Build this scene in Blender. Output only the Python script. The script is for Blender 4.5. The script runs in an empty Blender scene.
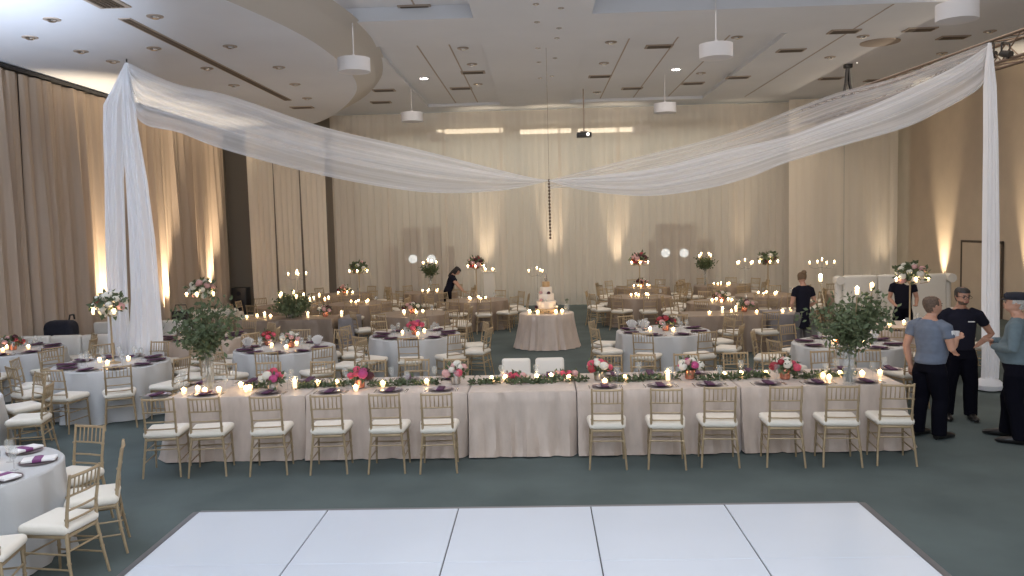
import bpy, bmesh, math, random
from mathutils import Vector, Matrix
R = random.Random(7)
PI = math.pi
scn = bpy.context.scene
COL = scn.collection

# ------------------------------------------------------------------ camera
F, CH = 820.0, 2.73
YAW, PITCH, ROLL = math.radians(1.96), math.radians(4.34), 0.026
_f = Vector((-math.sin(YAW)*math.cos(PITCH), math.cos(YAW)*math.cos(PITCH), -math.sin(PITCH)))
_r0 = Vector((math.cos(YAW), math.sin(YAW), 0))
_u0 = _r0.cross(_f)
_r = _r0*math.cos(ROLL) - _u0*math.sin(ROLL)
_u = _u0*math.cos(ROLL) + _r0*math.sin(ROLL)
CAM = Vector((0, 0, CH))
cd = bpy.data.cameras.new('camera'); cam = bpy.data.objects.new('camera', cd); COL.objects.link(cam)
M3 = Matrix((_r, _u, -_f)).transposed()
cam.matrix_world = Matrix.Translation(CAM) @ M3.to_4x4()
cd.sensor_fit = 'HORIZONTAL'; cd.sensor_width = 36.0; cd.lens = F*36.0/1024.0; cd.clip_end = 200
scn.camera = cam

def ray(px, py): return (_f + _r*((px-512)/F) + _u*((288-py)/F))
def atz(px, py, z):
    d = ray(px, py); t = (z-CH)/d.z
    return CAM + d*t
def aty(px, py, Y):
    d = ray(px, py); return CAM + d*(Y/d.y)
def atplane(px, py, A, B):
    n = Vector((B[1]-A[1], -(B[0]-A[0]), 0)); d = ray(px, py)
    t = (Vector((A[0], A[1], 0))-CAM).dot(n)/d.dot(n)
    return CAM + d*t
def proj(p):
    v = Vector(p)-CAM; z = v.dot(_f); return (512+F*v.dot(_r)/z, 288-F*v.dot(_u)/z)

# ------------------------------------------------------------------ materials
def mat(name, col, rough=.6, metal=0, emis=None, estr=0, noise=0, nscale=5, bump=0, bscale=40, alpha=None, transl=0, spec=.5, stretch=None, sheen=0):
    m = bpy.data.materials.new(name); m.use_nodes = True
    nt = m.node_tree; N = nt.nodes; L = nt.links
    b = N['Principled BSDF']; out = N['Material Output']
    b.inputs['Base Color'].default_value = (*col, 1)
    b.inputs['Roughness'].default_value = rough; b.inputs['Metallic'].default_value = metal
    b.inputs['Specular IOR Level'].default_value = spec
    if sheen: b.inputs['Sheen Weight'].default_value = sheen
    if emis:
        b.inputs['Emission Color'].default_value = (*emis, 1); b.inputs['Emission Strength'].default_value = estr
    tc = N.new('ShaderNodeTexCoord')
    src = tc.outputs['Object']
    if stretch:
        mp = N.new('ShaderNodeMapping'); mp.inputs['Scale'].default_value = stretch; L.new(src, mp.inputs[0]); src = mp.outputs[0]
    if noise:
        n = N.new('ShaderNodeTexNoise'); n.inputs['Scale'].default_value = nscale; n.inputs['Detail'].default_value = 4
        L.new(src, n.inputs['Vector'])
        r = N.new('ShaderNodeMapRange'); r.inputs['From Min'].default_value = .3; r.inputs['From Max'].default_value = .7
        r.inputs['To Min'].default_value = 1-noise; r.inputs['To Max'].default_value = 1+noise
        L.new(n.outputs['Fac'], r.inputs['Value'])
        x = N.new('ShaderNodeVectorMath'); x.operation = 'SCALE'; x.inputs[0].default_value = col
        L.new(r.outputs[0], x.inputs['Scale']); L.new(x.outputs[0], b.inputs['Base Color'])
    if bump:
        n2 = N.new('ShaderNodeTexNoise'); n2.inputs['Scale'].default_value = bscale; L.new(src, n2.inputs['Vector'])
        bp = N.new('ShaderNodeBump'); bp.inputs['Strength'].default_value = bump; bp.inputs['Distance'].default_value = .01
        L.new(n2.outputs['Fac'], bp.inputs['Height']); L.new(bp.outputs[0], b.inputs['Normal'])
    last = b.outputs[0]
    if transl:
        t = N.new('ShaderNodeBsdfTranslucent'); t.inputs[0].default_value = (*col, 1)
        mx = N.new('ShaderNodeMixShader'); mx.inputs[0].default_value = transl
        L.new(last, mx.inputs[1]); L.new(t.outputs[0], mx.inputs[2]); last = mx.outputs[0]
    if alpha is not None:
        t = N.new('ShaderNodeBsdfTransparent'); mx = N.new('ShaderNodeMixShader'); mx.inputs[0].default_value = alpha
        L.new(t.outputs[0], mx.inputs[1]); L.new(last, mx.inputs[2]); last = mx.outputs[0]
    L.new(last, out.inputs[0])
    return m
MT = dict(
 carpet=mat('carpet', (.098,.120,.116), .95, noise=.16, nscale=1.1, bump=.3, bscale=300, spec=.15),
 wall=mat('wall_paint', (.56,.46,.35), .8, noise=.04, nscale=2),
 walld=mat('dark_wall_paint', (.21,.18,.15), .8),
 wallb=mat('rear_wall_paint', (.42,.42,.38), .8),
 fascia=mat('fascia_shade_tone', (.47,.45,.42), .85),  # darker than the ceilings: shading of the slanted fascia put into its colour
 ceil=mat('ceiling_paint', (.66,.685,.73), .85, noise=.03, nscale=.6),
 ceillow=mat('low_ceiling_paint', (.66,.69,.75), .85, noise=.03, nscale=.6),
 gold=mat('gold_lacquer', (.375,.28,.165), .45, metal=.25, noise=.12, nscale=14),
 cushion=mat('ivory_cushion', (.76,.70,.60), .8, bump=.25, bscale=30, sheen=.2),
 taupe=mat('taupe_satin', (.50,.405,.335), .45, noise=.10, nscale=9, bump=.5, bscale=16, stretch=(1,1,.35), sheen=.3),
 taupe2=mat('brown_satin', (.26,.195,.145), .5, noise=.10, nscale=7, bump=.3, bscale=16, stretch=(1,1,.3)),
 white=mat('white_linen', (.49,.485,.475), .75, bump=.15, bscale=30),
 greycloth=mat('grey_linen', (.23,.21,.21), .8),
 swag=mat('sheer_voile', (.80,.81,.84), .8, alpha=.70, transl=.35, noise=.06, nscale=3),
 leg=mat('white_voile', (.90,.91,.94), .8, transl=.3, alpha=.96),
 drape=mat('cream_voile', (.78,.69,.59), .8, alpha=.62, transl=.1, noise=.05, nscale=2, stretch=(1,1,.1)),
 drape2=mat('pale_cream_voile', (.88,.80,.69), .8, alpha=.93, transl=.3, noise=.05, nscale=2, stretch=(1,1,.1)),
 curtain=mat('taupe_curtain', (.47,.37,.285), .75, transl=.1, noise=.12, nscale=4, stretch=(1,1,.05)),
 floorw=mat('white_gloss_panel', (.60,.645,.71), .28, noise=.015, nscale=1.5),
 seam=mat('dark_seam', (.12,.12,.13), .7),
 alu=mat('grey_aluminium', (.22,.22,.23), .45, metal=.5),
 black=mat('black_plastic', (.012,.012,.014), .5),
 dark=mat('dark_navy_fabric', (.012,.013,.022), .9, noise=.2, nscale=20),
 vent=mat('dark_vent', (.10,.075,.055), .6, metal=.3),
 ventf=mat('vent_frame', (.36,.30,.25), .6),
 lampw=mat('white_lamp_shade', (.78,.78,.80), .6, transl=.3),
 chrome=mat('chrome', (.6,.6,.6), .2, metal=1),
 truss=mat('truss_metal', (.20,.15,.12), .4, metal=.7),
 lit=mat('lit_lamp', (1,1,1), .5, emis=(1,.93,.82), estr=18),
 flame=mat('candle_flame', (1,.8,.5), .5, emis=(1,.66,.32), estr=32),
 wax=mat('candle_wax', (.9,.8,.62), .5, emis=(1,.62,.30), estr=1.6),
 cup=mat('votive_glass', (.95,.85,.7), .15, alpha=.35, transl=.4),
 glass=mat('clear_glass', (.60,.63,.61), .08, alpha=.14, spec=.8),
 plate=mat('pewter_plate', (.22,.17,.18), .3, metal=.2),
 platew=mat('mauve_china', (.34,.28,.29), .25),
 purple=mat('plum_napkin', (.075,.022,.06), .8),
 purpleb=mat('purple_ribbon', (.20,.05,.17), .6),
 napw=mat('white_napkin', (.78,.76,.74), .85),
 leaf=mat('green_leaf', (.095,.125,.060), .6, noise=.35, nscale=12, transl=.15),
 leafd=mat('dark_leaf', (.035,.055,.028), .6, noise=.35, nscale=12),
 stem=mat('branch', (.08,.07,.035), .7),
 pink=mat('hot_pink_petal', (.66,.09,.15), .6, noise=.15, nscale=30, transl=.2),
 magenta=mat('magenta_petal', (.50,.07,.22), .6, noise=.15, nscale=30, transl=.2),
 blush=mat('blush_petal', (.66,.38,.36), .6, transl=.2),
 ivory=mat('ivory_petal', (.80,.76,.66), .6, transl=.2),
 red=mat('red_petal', (.28,.02,.03), .6),
 burg=mat('burgundy_petal', (.06,.008,.015), .7),
 copper=mat('copper_vase', (.62,.25,.16), .25, metal=.6),
 mercury=mat('silver_vase', (.55,.50,.44), .2, metal=.7),
 cake=mat('cream_icing', (.85,.74,.62), .5, bump=.2),
 cakegold=mat('gold_icing', (.55,.36,.18), .4, metal=.3),
 leather=mat('white_leather', (.68,.64,.57), .45, bump=.1, bscale=8),
 skin=mat('skin', (.46,.25,.17), .55, noise=.06, nscale=25),
 skin2=mat('tan_skin', (.40,.21,.14), .55, noise=.06, nscale=25),
 lips=mat('lips', (.30,.08,.07), .5),
 eye=mat('eye', (.03,.02,.02), .3),
 hairg=mat('brown_grey_hair', (.10,.065,.045), .7, noise=.4, nscale=60),
 hairw=mat('silver_hair', (.38,.36,.33), .7, noise=.3, nscale=60),
 hairk=mat('black_hair', (.015,.011,.010), .6, noise=.3, nscale=60),
 hairb=mat('blonde_hair', (.15,.09,.045), .6, noise=.3, nscale=60),
 shirt=mat('slate_blue_shirt', (.115,.14,.19), .85, noise=.10, nscale=18, bump=.35, bscale=14),
 shirt2=mat('teal_grey_shirt', (.105,.145,.165), .85, noise=.10, nscale=18, bump=.35, bscale=14),
 tee=mat('black_shirt', (.012,.012,.020), .9, bump=.3, bscale=14, spec=.1),
 pants=mat('dark_trousers', (.005,.005,.009), .95, bump=.3, bscale=12, spec=.08),
 greyp=mat('grey_trousers', (.12,.11,.11), .85),
 shoe=mat('black_shoe', (.012,.011,.011), .3),
 door=mat('blue_grey_door', (.03,.038,.045), .5),
 port=mat('lit_porthole', (1,1,1), .3, emis=(.85,.95,1), estr=.75),
 slot=mat('lit_cove', (1,1,1), .3, emis=(1,.80,.55), estr=1.1),
 patch=mat('white_patch', (.7,.7,.7), .7),
 chain=mat('crystal_chain', (.12,.08,.06), .3, metal=.3),
)

# ------------------------------------------------------------------ mesh helpers
def box(bm, c, s, rot=None):
    r = bmesh.ops.create_cube(bm, size=1.0)['verts']
    for v in r: v.co = Vector((v.co.x*s[0], v.co.y*s[1], v.co.z*s[2]))
    if rot is not None:
        for v in r: v.co = rot @ v.co
    for v in r: v.co += Vector(c)
    return r
def rbox(bm, c, s, bev=.02, seg=2):
    t = bmesh.new(); box(t, (0,0,0), s)
    bmesh.ops.bevel(t, geom=t.edges[:], offset=bev, segments=seg, profile=.5, affect='EDGES')
    off = len(bm.verts); vs = [bm.verts.new(v.co+Vector(c)) for v in t.verts]
    for f in t.faces: bm.faces.new([vs[v.index] for v in f.verts])
    t.free(); return vs
def frame_for(d):
    d = d.normalized(); a = Vector((0,0,1)) if abs(d.z) < .9 else Vector((0,1,0))
    x = a.cross(d).normalized(); return x, d.cross(x)
def tube(bm, pts, rad, n=8, cap=True):
    pts = [Vector(p) for p in pts]
    if not isinstance(rad, (list, tuple)): rad = [rad]*len(pts)
    rings = []; px = None
    for i, p in enumerate(pts):
        d = pts[min(i+1, len(pts)-1)]-pts[max(i-1, 0)]
        if px is None: x, y = frame_for(d)
        else:
            dn = d.normalized(); x = (px - dn*px.dot(dn)).normalized(); y = dn.cross(x)
        px = x
        ra = rad[i]; rx, ry = (ra if isinstance(ra, tuple) else (ra, ra))
        rings.append([bm.verts.new(p + x*(math.cos(2*PI*k/n)*rx) + y*(math.sin(2*PI*k/n)*ry)) for k in range(n)])
    for a, b in zip(rings, rings[1:]):
        for k in range(n): bm.faces.new((a[k], a[(k+1)%n], b[(k+1)%n], b[k]))
    if cap:
        bm.faces.new(rings[0][::-1]); bm.faces.new(rings[-1])
def ellip(bm, st, n=16):
    """loft of horizontal ellipses (x, y, z, rx, ry)"""
    rings = [[bm.verts.new((x+math.cos(2*PI*k/n)*rx, y+math.sin(2*PI*k/n)*ry, z)) for k in range(n)] for x, y, z, rx, ry in st]
    for a, b in zip(rings, rings[1:]):
        for k in range(n): bm.faces.new((a[k], a[(k+1)%n], b[(k+1)%n], b[k]))
    bm.faces.new(rings[0][::-1]); bm.faces.new(rings[-1])
def lathe(bm, prof, n=16, c=(0,0,0)):
    ellip(bm, [(c[0], c[1], c[2]+z, r, r) for r, z in prof], n)
def ball(bm, c, r, u=10, v=7, sc=(1,1,1), petal=0):
    q = bmesh.ops.create_uvsphere(bm, u_segments=u, v_segments=v, radius=1.0)['verts']
    for w in q:
        if petal:
            th = math.atan2(w.co.y, w.co.x); k = 1+petal*math.sin(5*th+5*w.co.z)
            w.co = Vector((w.co.x*k, w.co.y*k, w.co.z))
        w.co = Vector((w.co.x*r*sc[0], w.co.y*r*sc[1], w.co.z*r*sc[2]))+Vector(c)
def obj(name, bm, m, parent=None, smooth=True, recalc=True):
    me = bpy.data.meshes.new(name)
    if recalc: bmesh.ops.recalc_face_normals(bm, faces=bm.faces[:])
    bm.to_mesh(me); bm.free()
    for mm in (m if isinstance(m, (list, tuple)) else [m]): me.materials.append(MT[mm] if isinstance(mm, str) else mm)
    if smooth:
        me.shade_smooth()
        try: me.set_sharp_from_angle(angle=math.radians(42))
        except Exception: pass
    o = bpy.data.objects.new(name, me); COL.objects.link(o)
    if parent: o.parent = parent
    return o
def tag(o, label, cat, group=None, kind=None):
    o['label'] = label; o['category'] = cat
    if group: o['group'] = group
    if kind: o['kind'] = kind
    return o
def thing(name, label, cat, loc=(0,0,0), rz=0, group=None):
    o = bpy.data.objects.new(name, None); COL.objects.link(o); o.empty_display_size = .1
    o.location = loc; o.rotation_euler = (0,0,rz)
    return tag(o, label, cat, group)
def struct(name, bm, m, smooth=False, parent=None):
    o = obj(name, bm, m, parent, smooth); 
    if not parent: o['kind'] = 'structure'
    return o
KIDS = {}
def kids(o):
    return [c for c in COL.objects if c.parent == o]
def dup(root, loc, rz, label, group=None, scale=None):
    if root.name not in KIDS:
        KIDS[root.name] = [(c, kids(c)) for c in kids(root)]
    r = root.copy(); COL.objects.link(r); r.location = loc; r.rotation_euler = (0,0,rz); r['label'] = label
    if group: r['group'] = group
    elif 'group' in r.keys(): del r['group']
    if scale: r.scale = scale if isinstance(scale, tuple) else (scale,)*3
    for ch, gs in KIDS[root.name]:
        c = ch.copy(); COL.objects.link(c); c.parent = r
        for g in gs:
            d = g.copy(); COL.objects.link(d); d.parent = c
    return r
class Kind:
    """first call places the prototype itself, later calls copy it"""
    def __init__(s, make): s.make = make; s.p = None
    def __call__(s, loc, rz, label, group=None, scale=None):
        if s.p is None:
            s.p = s.make(); o = s.p; o.location = loc; o.rotation_euler = (0,0,rz); o['label'] = label
            if group: o['group'] = group
            if scale: o.scale = scale if isinstance(scale, tuple) else (scale,)*3
            KIDS[o.name] = [(c, kids(c)) for c in kids(o)]
            return o
        return dup(s.p, loc, rz, label, group, scale)

# ------------------------------------------------------------------ the room
XL, XR, YF, YB, ZC, ZL = -10.75, 12.3, -7.0, 32.0, 6.6, 6.2
XR = aty(899, 250, 27.3).x+.12
bm = bmesh.new(); box(bm, ((XL+XR)/2, (YF+YB)/2, -.1), (XR-XL+.4, YB-YF+.4, .2)); struct('floor', bm, 'carpet')
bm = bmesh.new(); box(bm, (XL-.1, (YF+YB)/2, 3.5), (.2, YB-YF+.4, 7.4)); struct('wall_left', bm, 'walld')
bm = bmesh.new(); box(bm, (XR+.1, (YF+YB)/2, 3.5), (.2, YB-YF+.4, 7.4)); struct('wall_right', bm, 'wall')
bm = bmesh.new(); box(bm, ((XL+XR)/2, YB+.1, 3.5), (XR-XL+.4, .2, 7.4)); struct('wall_back', bm, 'wallb')
bm = bmesh.new(); box(bm, ((XL+XR)/2, YF-.1, 3.5), (XR-XL+.4, .2, 7.4)); struct('wall_front', bm, 'wall')
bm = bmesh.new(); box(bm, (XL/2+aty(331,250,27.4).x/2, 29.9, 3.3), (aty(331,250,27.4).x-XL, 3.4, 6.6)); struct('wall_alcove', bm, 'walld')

# main ceiling: cells of different height
xs = [XL-.3, -4.55, -3.45, -1.12, 1.08, 5.3, XR+.2]
ys = [YF-.2, 15.55, 17.7, 26.6, YB+.2]
def hz(i, j):
    if j == 0: return ZC+.25 if i in (1, 2, 4, 5) else ZC
    if j == 2 and i in (2, 4): return ZC+.09
    return ZC
bm = bmesh.new()
def quad(*p): bm.faces.new([bm.verts.new(q) for q in p])
for i in range(len(xs)-1):
    for j in range(len(ys)-1):
        h = hz(i, j); a, b, c, d = xs[i], xs[i+1], ys[j], ys[j+1]
        quad((a,c,h), (a,d,h), (b,d,h), (b,c,h))
        if i+1 < len(xs)-1 and hz(i+1, j) != h: k = hz(i+1, j); quad((b,c,h), (b,d,h), (b,d,k), (b,c,k))
        if j+1 < len(ys)-1 and hz(i, j+1) != h: k = hz(i, j+1); quad((a,d,h), (b,d,h), (b,d,k), (a,d,k))
quad((XL-.3,YF-.2,7.1), (XR+.2,YF-.2,7.1), (XR+.2,YB+.2,7.1), (XL-.3,YB+.2,7.1))
struct('ceiling', bm, 'ceil')
# panel joints in the ceiling
for n, (X, a, b) in enumerate([(-2.55,17.8,26.5), (-1.85,17.8,26.5), (2.05,17.8,26.5), (3.1,17.8,26.5), (4.2,17.8,26.5), (6.6,15.6,26.5), (2.6,6,15.5), (5,6,15.5), (-2.2,6,15.5)]):
    z = ZC+.25 if b < 16 else (ZC+.09 if X < 5.3 else ZC)
    bm = bmesh.new(); box(bm, (X, (a+b)/2, z-.001), (.035, b-a, .006)); struct('trim_%d' % (n+1), bm, 'ventf')
# low ceiling on the left with its curved fascia
edge = [(-6.2,YF-.1), (-5.9,4), (-5.4,9)]
for px, py in [(240,6), (294,31), (325,50), (350,72), (357,88), (350,101), (335,114), (316,123)]:
    p = atz(px, py, ZL); edge.append((p.x, p.y))
edge += [(edge[-1][0]-1.2, edge[-1][1]+.9), (XL-.1, edge[-1][1]+1.2)]
edge2 = [(-4.6,YF-.1), (-4.5,4), (-4.3,9)]
for px, py in [(331,0), (369,32), (379,48), (384,62), (382,78), (368,95), (350,106), (330,112)]:
    p = atz(px, py, ZC); edge2.append((p.x, p.y))
edge2 += [(edge2[-1][0]-1.5, edge2[-1][1]+.6), (XL-.1, edge2[-1][1]+.8)]
# smooth with catmull
def catmull(P, n=5):
    o = []
    for i in range(len(P)-1):
        p0, p1, p2, p3 = (Vector(P[max(i-1,0)]), Vector(P[i]), Vector(P[i+1]), Vector(P[min(i+2,len(P)-1)]))
        for k in range(n):
            t = k/n; o.append(.5*((2*p1)+(p2-p0)*t+(2*p0-5*p1+4*p2-p3)*t*t+(3*p1-p0-3*p2+p3)*t**3))
    o.append(Vector(P[-1])); return o
ed = catmull(edge); ed2 = catmull(edge2)
bm = bmesh.new()
lo = [bm.verts.new((p.x, p.y, ZL)) for p in ed]; hi = [bm.verts.new((p.x, p.y, ZC+.02)) for p in ed2]
wl = [bm.verts.new((XL-.1, p.y, ZL)) for p in ed]
for i in range(len(ed)-1):
    bm.faces.new((lo[i], wl[i], wl[i+1], lo[i+1]))
struct('ceiling_soffit', bm, 'ceillow', smooth=True)
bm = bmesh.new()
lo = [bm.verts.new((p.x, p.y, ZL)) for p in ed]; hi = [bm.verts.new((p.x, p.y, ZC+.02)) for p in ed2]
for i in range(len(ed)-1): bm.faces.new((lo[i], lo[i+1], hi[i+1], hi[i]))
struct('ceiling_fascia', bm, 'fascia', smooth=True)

# ceiling fittings
def vent_make():
    t = thing('ceiling_vent', '', 'vent')
    bm = bmesh.new(); box(bm, (0,0,-.012), (.62,.34,.024)); obj('vent_frame', bm, 'ventf', t, False)
    bm = bmesh.new()
    for k in range(5): box(bm, (0,-.10+.05*k,-.028), (.52,.034,.012))
    box(bm, (0,0,-.022), (.52,.24,.006)); obj('grille', bm, 'vent', t, False)
    return t
def down_make():
    t = thing('recessed_downlight', '', 'downlight')
    bm = bmesh.new(); lathe(bm, [(.13,0), (.13,-.015), (.095,-.02), (.085,-.006)], 20); obj('trim_ring', bm, 'ventf', t)
    bm = bmesh.new(); lathe(bm, [(.02,-.018), (.075,-.020), (.055,-.045), (.03,-.048)], 14); obj('lens', bm, 'chrome', t)
    return t
def lit_make():
    t = thing('lit_downlight', '', 'downlight')
    bm = bmesh.new(); lathe(bm, [(.14,0), (.14,-.02), (.11,-.025), (.10,-.01)], 20); obj('trim_ring', bm, 'lampw', t)
    bm = bmesh.new(); lathe(bm, [(.10,-.012), (.10,-.02)], 16); obj('lens', bm, 'lit', t)
    return t
vent, down, litd = Kind(vent_make), Kind(down_make), Kind(lit_make)
def cz(px, py):
    p = atz(px, py, ZC)
    for i in range(len(xs)-1):
        for j in range(len(ys)-1):
            if xs[i] <= p.x < xs[i+1] and ys[j] <= p.y < ys[j+1]: return atz(px, py, hz(i, j))
    return p
VN = [(415,7,'over the left white drum lamp'), (473,72,'just left of the ceiling beam, nearer of two'), (461,88,'left of the beam, farther of two'),
 (384,90,'beside the curved soffit, nearer of two'), (381,102,'beside the curved soffit, farther of two'), (659,46,'left of the near right drum lamp'),
 (600,76,'just right of the ceiling beam'), (632,88,'between the beam and the far right drum lamp'), (693,83,'right of the far right drum lamp'),
 (738,77,'behind the near right drum lamp'), (791,50,'between the drum lamp and the black hoist'), (844,31,'in line with the black hoist'),
 (920,29,'under the nearest drum lamp'), (953,37,'near the truss end, above the swag'), (831,78,'behind the black hoist'), (876,80,'right above the right swag')]
for px, py, s in VN: vent(cz(px, py), 0, 'dark slotted ceiling vent ' + s, 'slotted vents in the main ceiling')
vent(atz(101,-1,ZL), PI/2, 'dark ceiling vent in the low ceiling at the frame top', 'vents in the low ceiling', (1.4,1.4,1))
vent(atz(302,107,ZL), 0, 'small dark ceiling vent at the far end of low ceiling', 'vents in the low ceiling')
DL = [(52,19,'near the bright corner'), (30,37,'over the curtain track corner'), (81,51,'before the drape column top'), (113,61,'beside the drape column top'),
 (155,16,'by the near end of the slot'), (154,48,'between slot and drape corner'), (230,46,'right of the long slot, nearest'), (207,68,'left of the long slot, middle'),
 (279,67,'right of the long slot, second'), (234,85,'above the left swag'), (295,84,'right of the long slot, third'), (307,98,'past the far end of the slot')]
for px, py, s in DL: down(atz(px, py, ZL), 0, 'small chrome downlight in low ceiling ' + s, 'downlights in the low ceiling')
DM = [(463,48,'left of the beam, nearest'), (472,64,'left of the beam, second'), (478,84,'left of the beam, farthest'), (611,42,'right of the beam, nearest'),
 (604,63,'right of the beam, second'), (597,92,'right of the beam, farthest'), (737,37,'over the near right drum lamp'), (701,73,'between two vents behind right drum lamp'),
 (863,36,'left of the round ceiling speaker'), (830,57,'beside the black hoist'), (990,31,'over the truss end'), (942,53,'above the right swag end')]
for px, py, s in DM: down(cz(px, py), 0, 'small chrome downlight in main ceiling ' + s, 'downlights in the main ceiling')
for i, (px, py) in enumerate([(536,4), (537,22), (538,48), (539,62), (540,78), (561,8), (559,28), (557,38), (555,58), (552,76)]):
    down(cz(px, py), 0, 'tiny downlight on the ceiling beam, %s in %s row' % (['first','second','third','fourth','fifth'][i%5], 'left' if i < 5 else 'right'), 'downlights under the beam', .45)
for px, py, s in [(424,78,'left of the beam'), (676,69,'right of the beam')]:
    litd(cz(px, py), 0, 'brightly lit ceiling downlight ' + s, 'lit ceiling downlights')
# long linear slot in the low ceiling
a, b = atz(124,18,ZL), atz(288,100,ZL)
t = thing('linear_slot_vent', 'long dark linear slot vent along the low ceiling', 'vent', (a+b)/2, math.atan2(b.y-a.y, b.x-a.x))
L = (b-a).length
bm = bmesh.new(); box(bm, (0,0,-.008), (L,.20,.016)); obj('slot_frame', bm, 'ventf', t, False)
bm = bmesh.new(); box(bm, (0,.035,-.018), (L-.06,.06,.008)); box(bm, (0,-.045,-.018), (L-.06,.06,.008)); obj('slot', bm, 'vent', t, False)
# round ceiling speaker
bm = bmesh.new(); lathe(bm, [(.42,0), (.42,-.02), (.38,-.03)], 32); o = obj('ceiling_speaker', bm, 'ventf'); o.location = cz(880,42)
tag(o, 'round flat ceiling speaker grille above the right swag', 'speaker')
# drum pendants
def drum_make():
    t = thing('drum_pendant', '', 'pendant lamp')
    bm = bmesh.new(); lathe(bm, [(.30,-.13), (.30,.12), (.285,.12), (.285,-.125)], 32); obj('lamp_shade', bm, 'lampw', t)
    bm = bmesh.new(); lathe(bm, [(.28,-.115), (.28,-.105)], 32); obj('diffuser', bm, 'lampw', t)
    bm = bmesh.new(); lathe(bm, [(.284,.10), (.284,.11)], 24); tube(bm, [(0,0,.11), (0,0,.19)], .03); obj('top_plate', bm, 'lampw', t)
    bm = bmesh.new(); tube(bm, [(0,0,.15), (0,0,.95)], .012, 6); obj('cord', bm, 'lampw', t)
    return t
drum = Kind(drum_make)
for px, py, s in [(354,65,'left of the beam, nearest the viewer'), (412,117,'left of the beam, second'), (716,51,'right of the beam beside a wide vent'), (665,108,'right of the beam before back curtain'), (957,12,'over the truss end')]:
    drum(atz(px, py, 5.8), 0, 'white drum pendant lamp ' + s, 'white drum pendant lamps')
drum(aty(437,137,28.6), 0, 'white drum pendant lamp behind the sheer curtain, left', 'white drum pendant lamps')
drum(aty(641,130,28.6), 0, 'white drum pendant lamp behind the sheer curtain, right', 'white drum pendant lamps')
# projector
p = aty(584,135,24.0)
t = thing('ceiling_projector', 'dark projector hung from the ceiling before the back curtain', 'projector', p)
bm = bmesh.new(); rbox(bm, (0,0,0), (.42,.34,.13), .02); obj('body', bm, 'black', t)
bm = bmesh.new(); tube(bm, [(.1,-.165,0), (.1,-.20,0)], .05, 14); obj('lens', bm, 'chrome', t)
bm = bmesh.new(); box(bm, (0,0,.09), (.2,.2,.03)); tube(bm, [(0,0,.08), (0,0,ZC-p.z)], .02, 8); obj('mount_pole', bm, 'ventf', t)

# ------------------------------------------------------------------ drapes
def drape(name, A, B, z0, z1, m, label, cat='curtain', group=None, amp=.07, wl=.32, lean=0, seed=0, gather=1.0, top_in=0):
    rr = random.Random(seed); A = Vector((*A,0)); B = Vector((*B,0)); L = (B-A).length; d = (B-A)/L; n = Vector((-d.y, d.x, 0))
    nu = max(24, int(L/.045)); ph = [rr.uniform(0, 6.28) for _ in range(5)]
    Z = [z0, z0+.03, z0+.4, z0+1.2, (z0+z1)/2, z1-1.2, z1-.3, z1-.06, z1]
    bm = bmesh.new(); G = []
    for zi, z in enumerate(Z):
        f = (z1-z)/(z1-z0); row = []
        for i in range(nu+1):
            u = i/nu; s = u*L
            w = math.sin(2*PI*s/wl+ph[0]+1.5*math.sin(s*1.3+ph[1])+.5*f)*.6 + math.sin(2*PI*s/(wl*.47)+ph[2]+.8*math.sin(s*2.1))*.3 + math.sin(2*PI*s/(wl*3.1)+ph[3]+f)*.5
            o = w*amp*(.45+.55*min(1, f*2))*gather
            x = A + d*(s + (u-.5)*lean*f) + n*o
            row.append(bm.verts.new((x.x, x.y, z)))
        G.append(row)
    for a, b in zip(G, G[1:]):
        for i in range(nu): bm.faces.new((a[i], a[i+1], b[i+1], b[i]))
    o = obj(name, bm, m, recalc=False); tag(o, label, cat, group); return o
g = 'taupe curtains along the left wall'
yg = (XL+.28)*ray(227,250).y/ray(227,250).x
for i, (a, b, s) in enumerate([(7.0,16.6,'at the frame edge'), (16.66,20.2,'behind the white drape column'), (20.25,23.6,'between column and dark gap, nearer'), (23.65,yg,'ending at the dark gap')]):
    drape('wall_curtain', (XL+.28, a), (XL+.28, b), .03, 6.07, 'curtain', 'heavy taupe pleated curtain on the left wall ' + s, group=g, amp=.12, wl=.40, seed=i+3)
bm = bmesh.new(); box(bm, (XL+.28, 17, 6.135), (.10, yg-7, .07)); o = obj('curtain_track', bm, 'black', smooth=False); tag(o, 'dark curtain track along the top of left wall curtains', 'curtain track')
g = 'cream sheer panels before the alcove'
ax = [aty(v,250,26.9).x for v in (251,277,303,329)]
for i, s in enumerate(['beside the dark gap','in the middle of three','next to the back curtain']):
    drape('alcove_curtain', (ax[i], 26.9), (ax[i+1]-.02, 26.9), .03, 6.1, 'drape2', 'pale sheer curtain panel hanging before alcove, ' + s, group=g, amp=.03, wl=.2, seed=20+i, lean=-.06)
g = 'cream sheer panels across the back'
w = [aty(336,250,27.5).x,-5.0,-3.1,-1.2,.75,2.7,4.6,6.5,9.0]
nm = ['first beside the alcove','second, behind tall white florals','third, before the left porthole doors','fourth, behind the woman in black','fifth, behind the cake','sixth, right of the cake','seventh, before the right porthole doors','eighth, next to the pale panel']
for i in range(8):
    drape('back_curtain', (w[i]-.04, 27.5+.10*(i%2)), (w[i+1]+.04, 27.5+.10*(i%2)), .03, ZC-.06, 'drape', 'cream sheer back curtain panel, ' + nm[i], group=g, amp=.035, wl=.24, seed=40+i)
sx = [aty(v,250,27.0).x for v in (789,844,898)]
for i, s in enumerate(['nearest the back curtain','nearest the right wall']):
    drape('side_curtain', (sx[i], 27.0), (sx[i+1]-.02, 27.0), .03, ZC-.06, 'drape2', 'pale cream curtain panel in the right corner, ' + s, group='pale corner curtains', amp=.03, wl=.3, seed=60+i)

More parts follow.
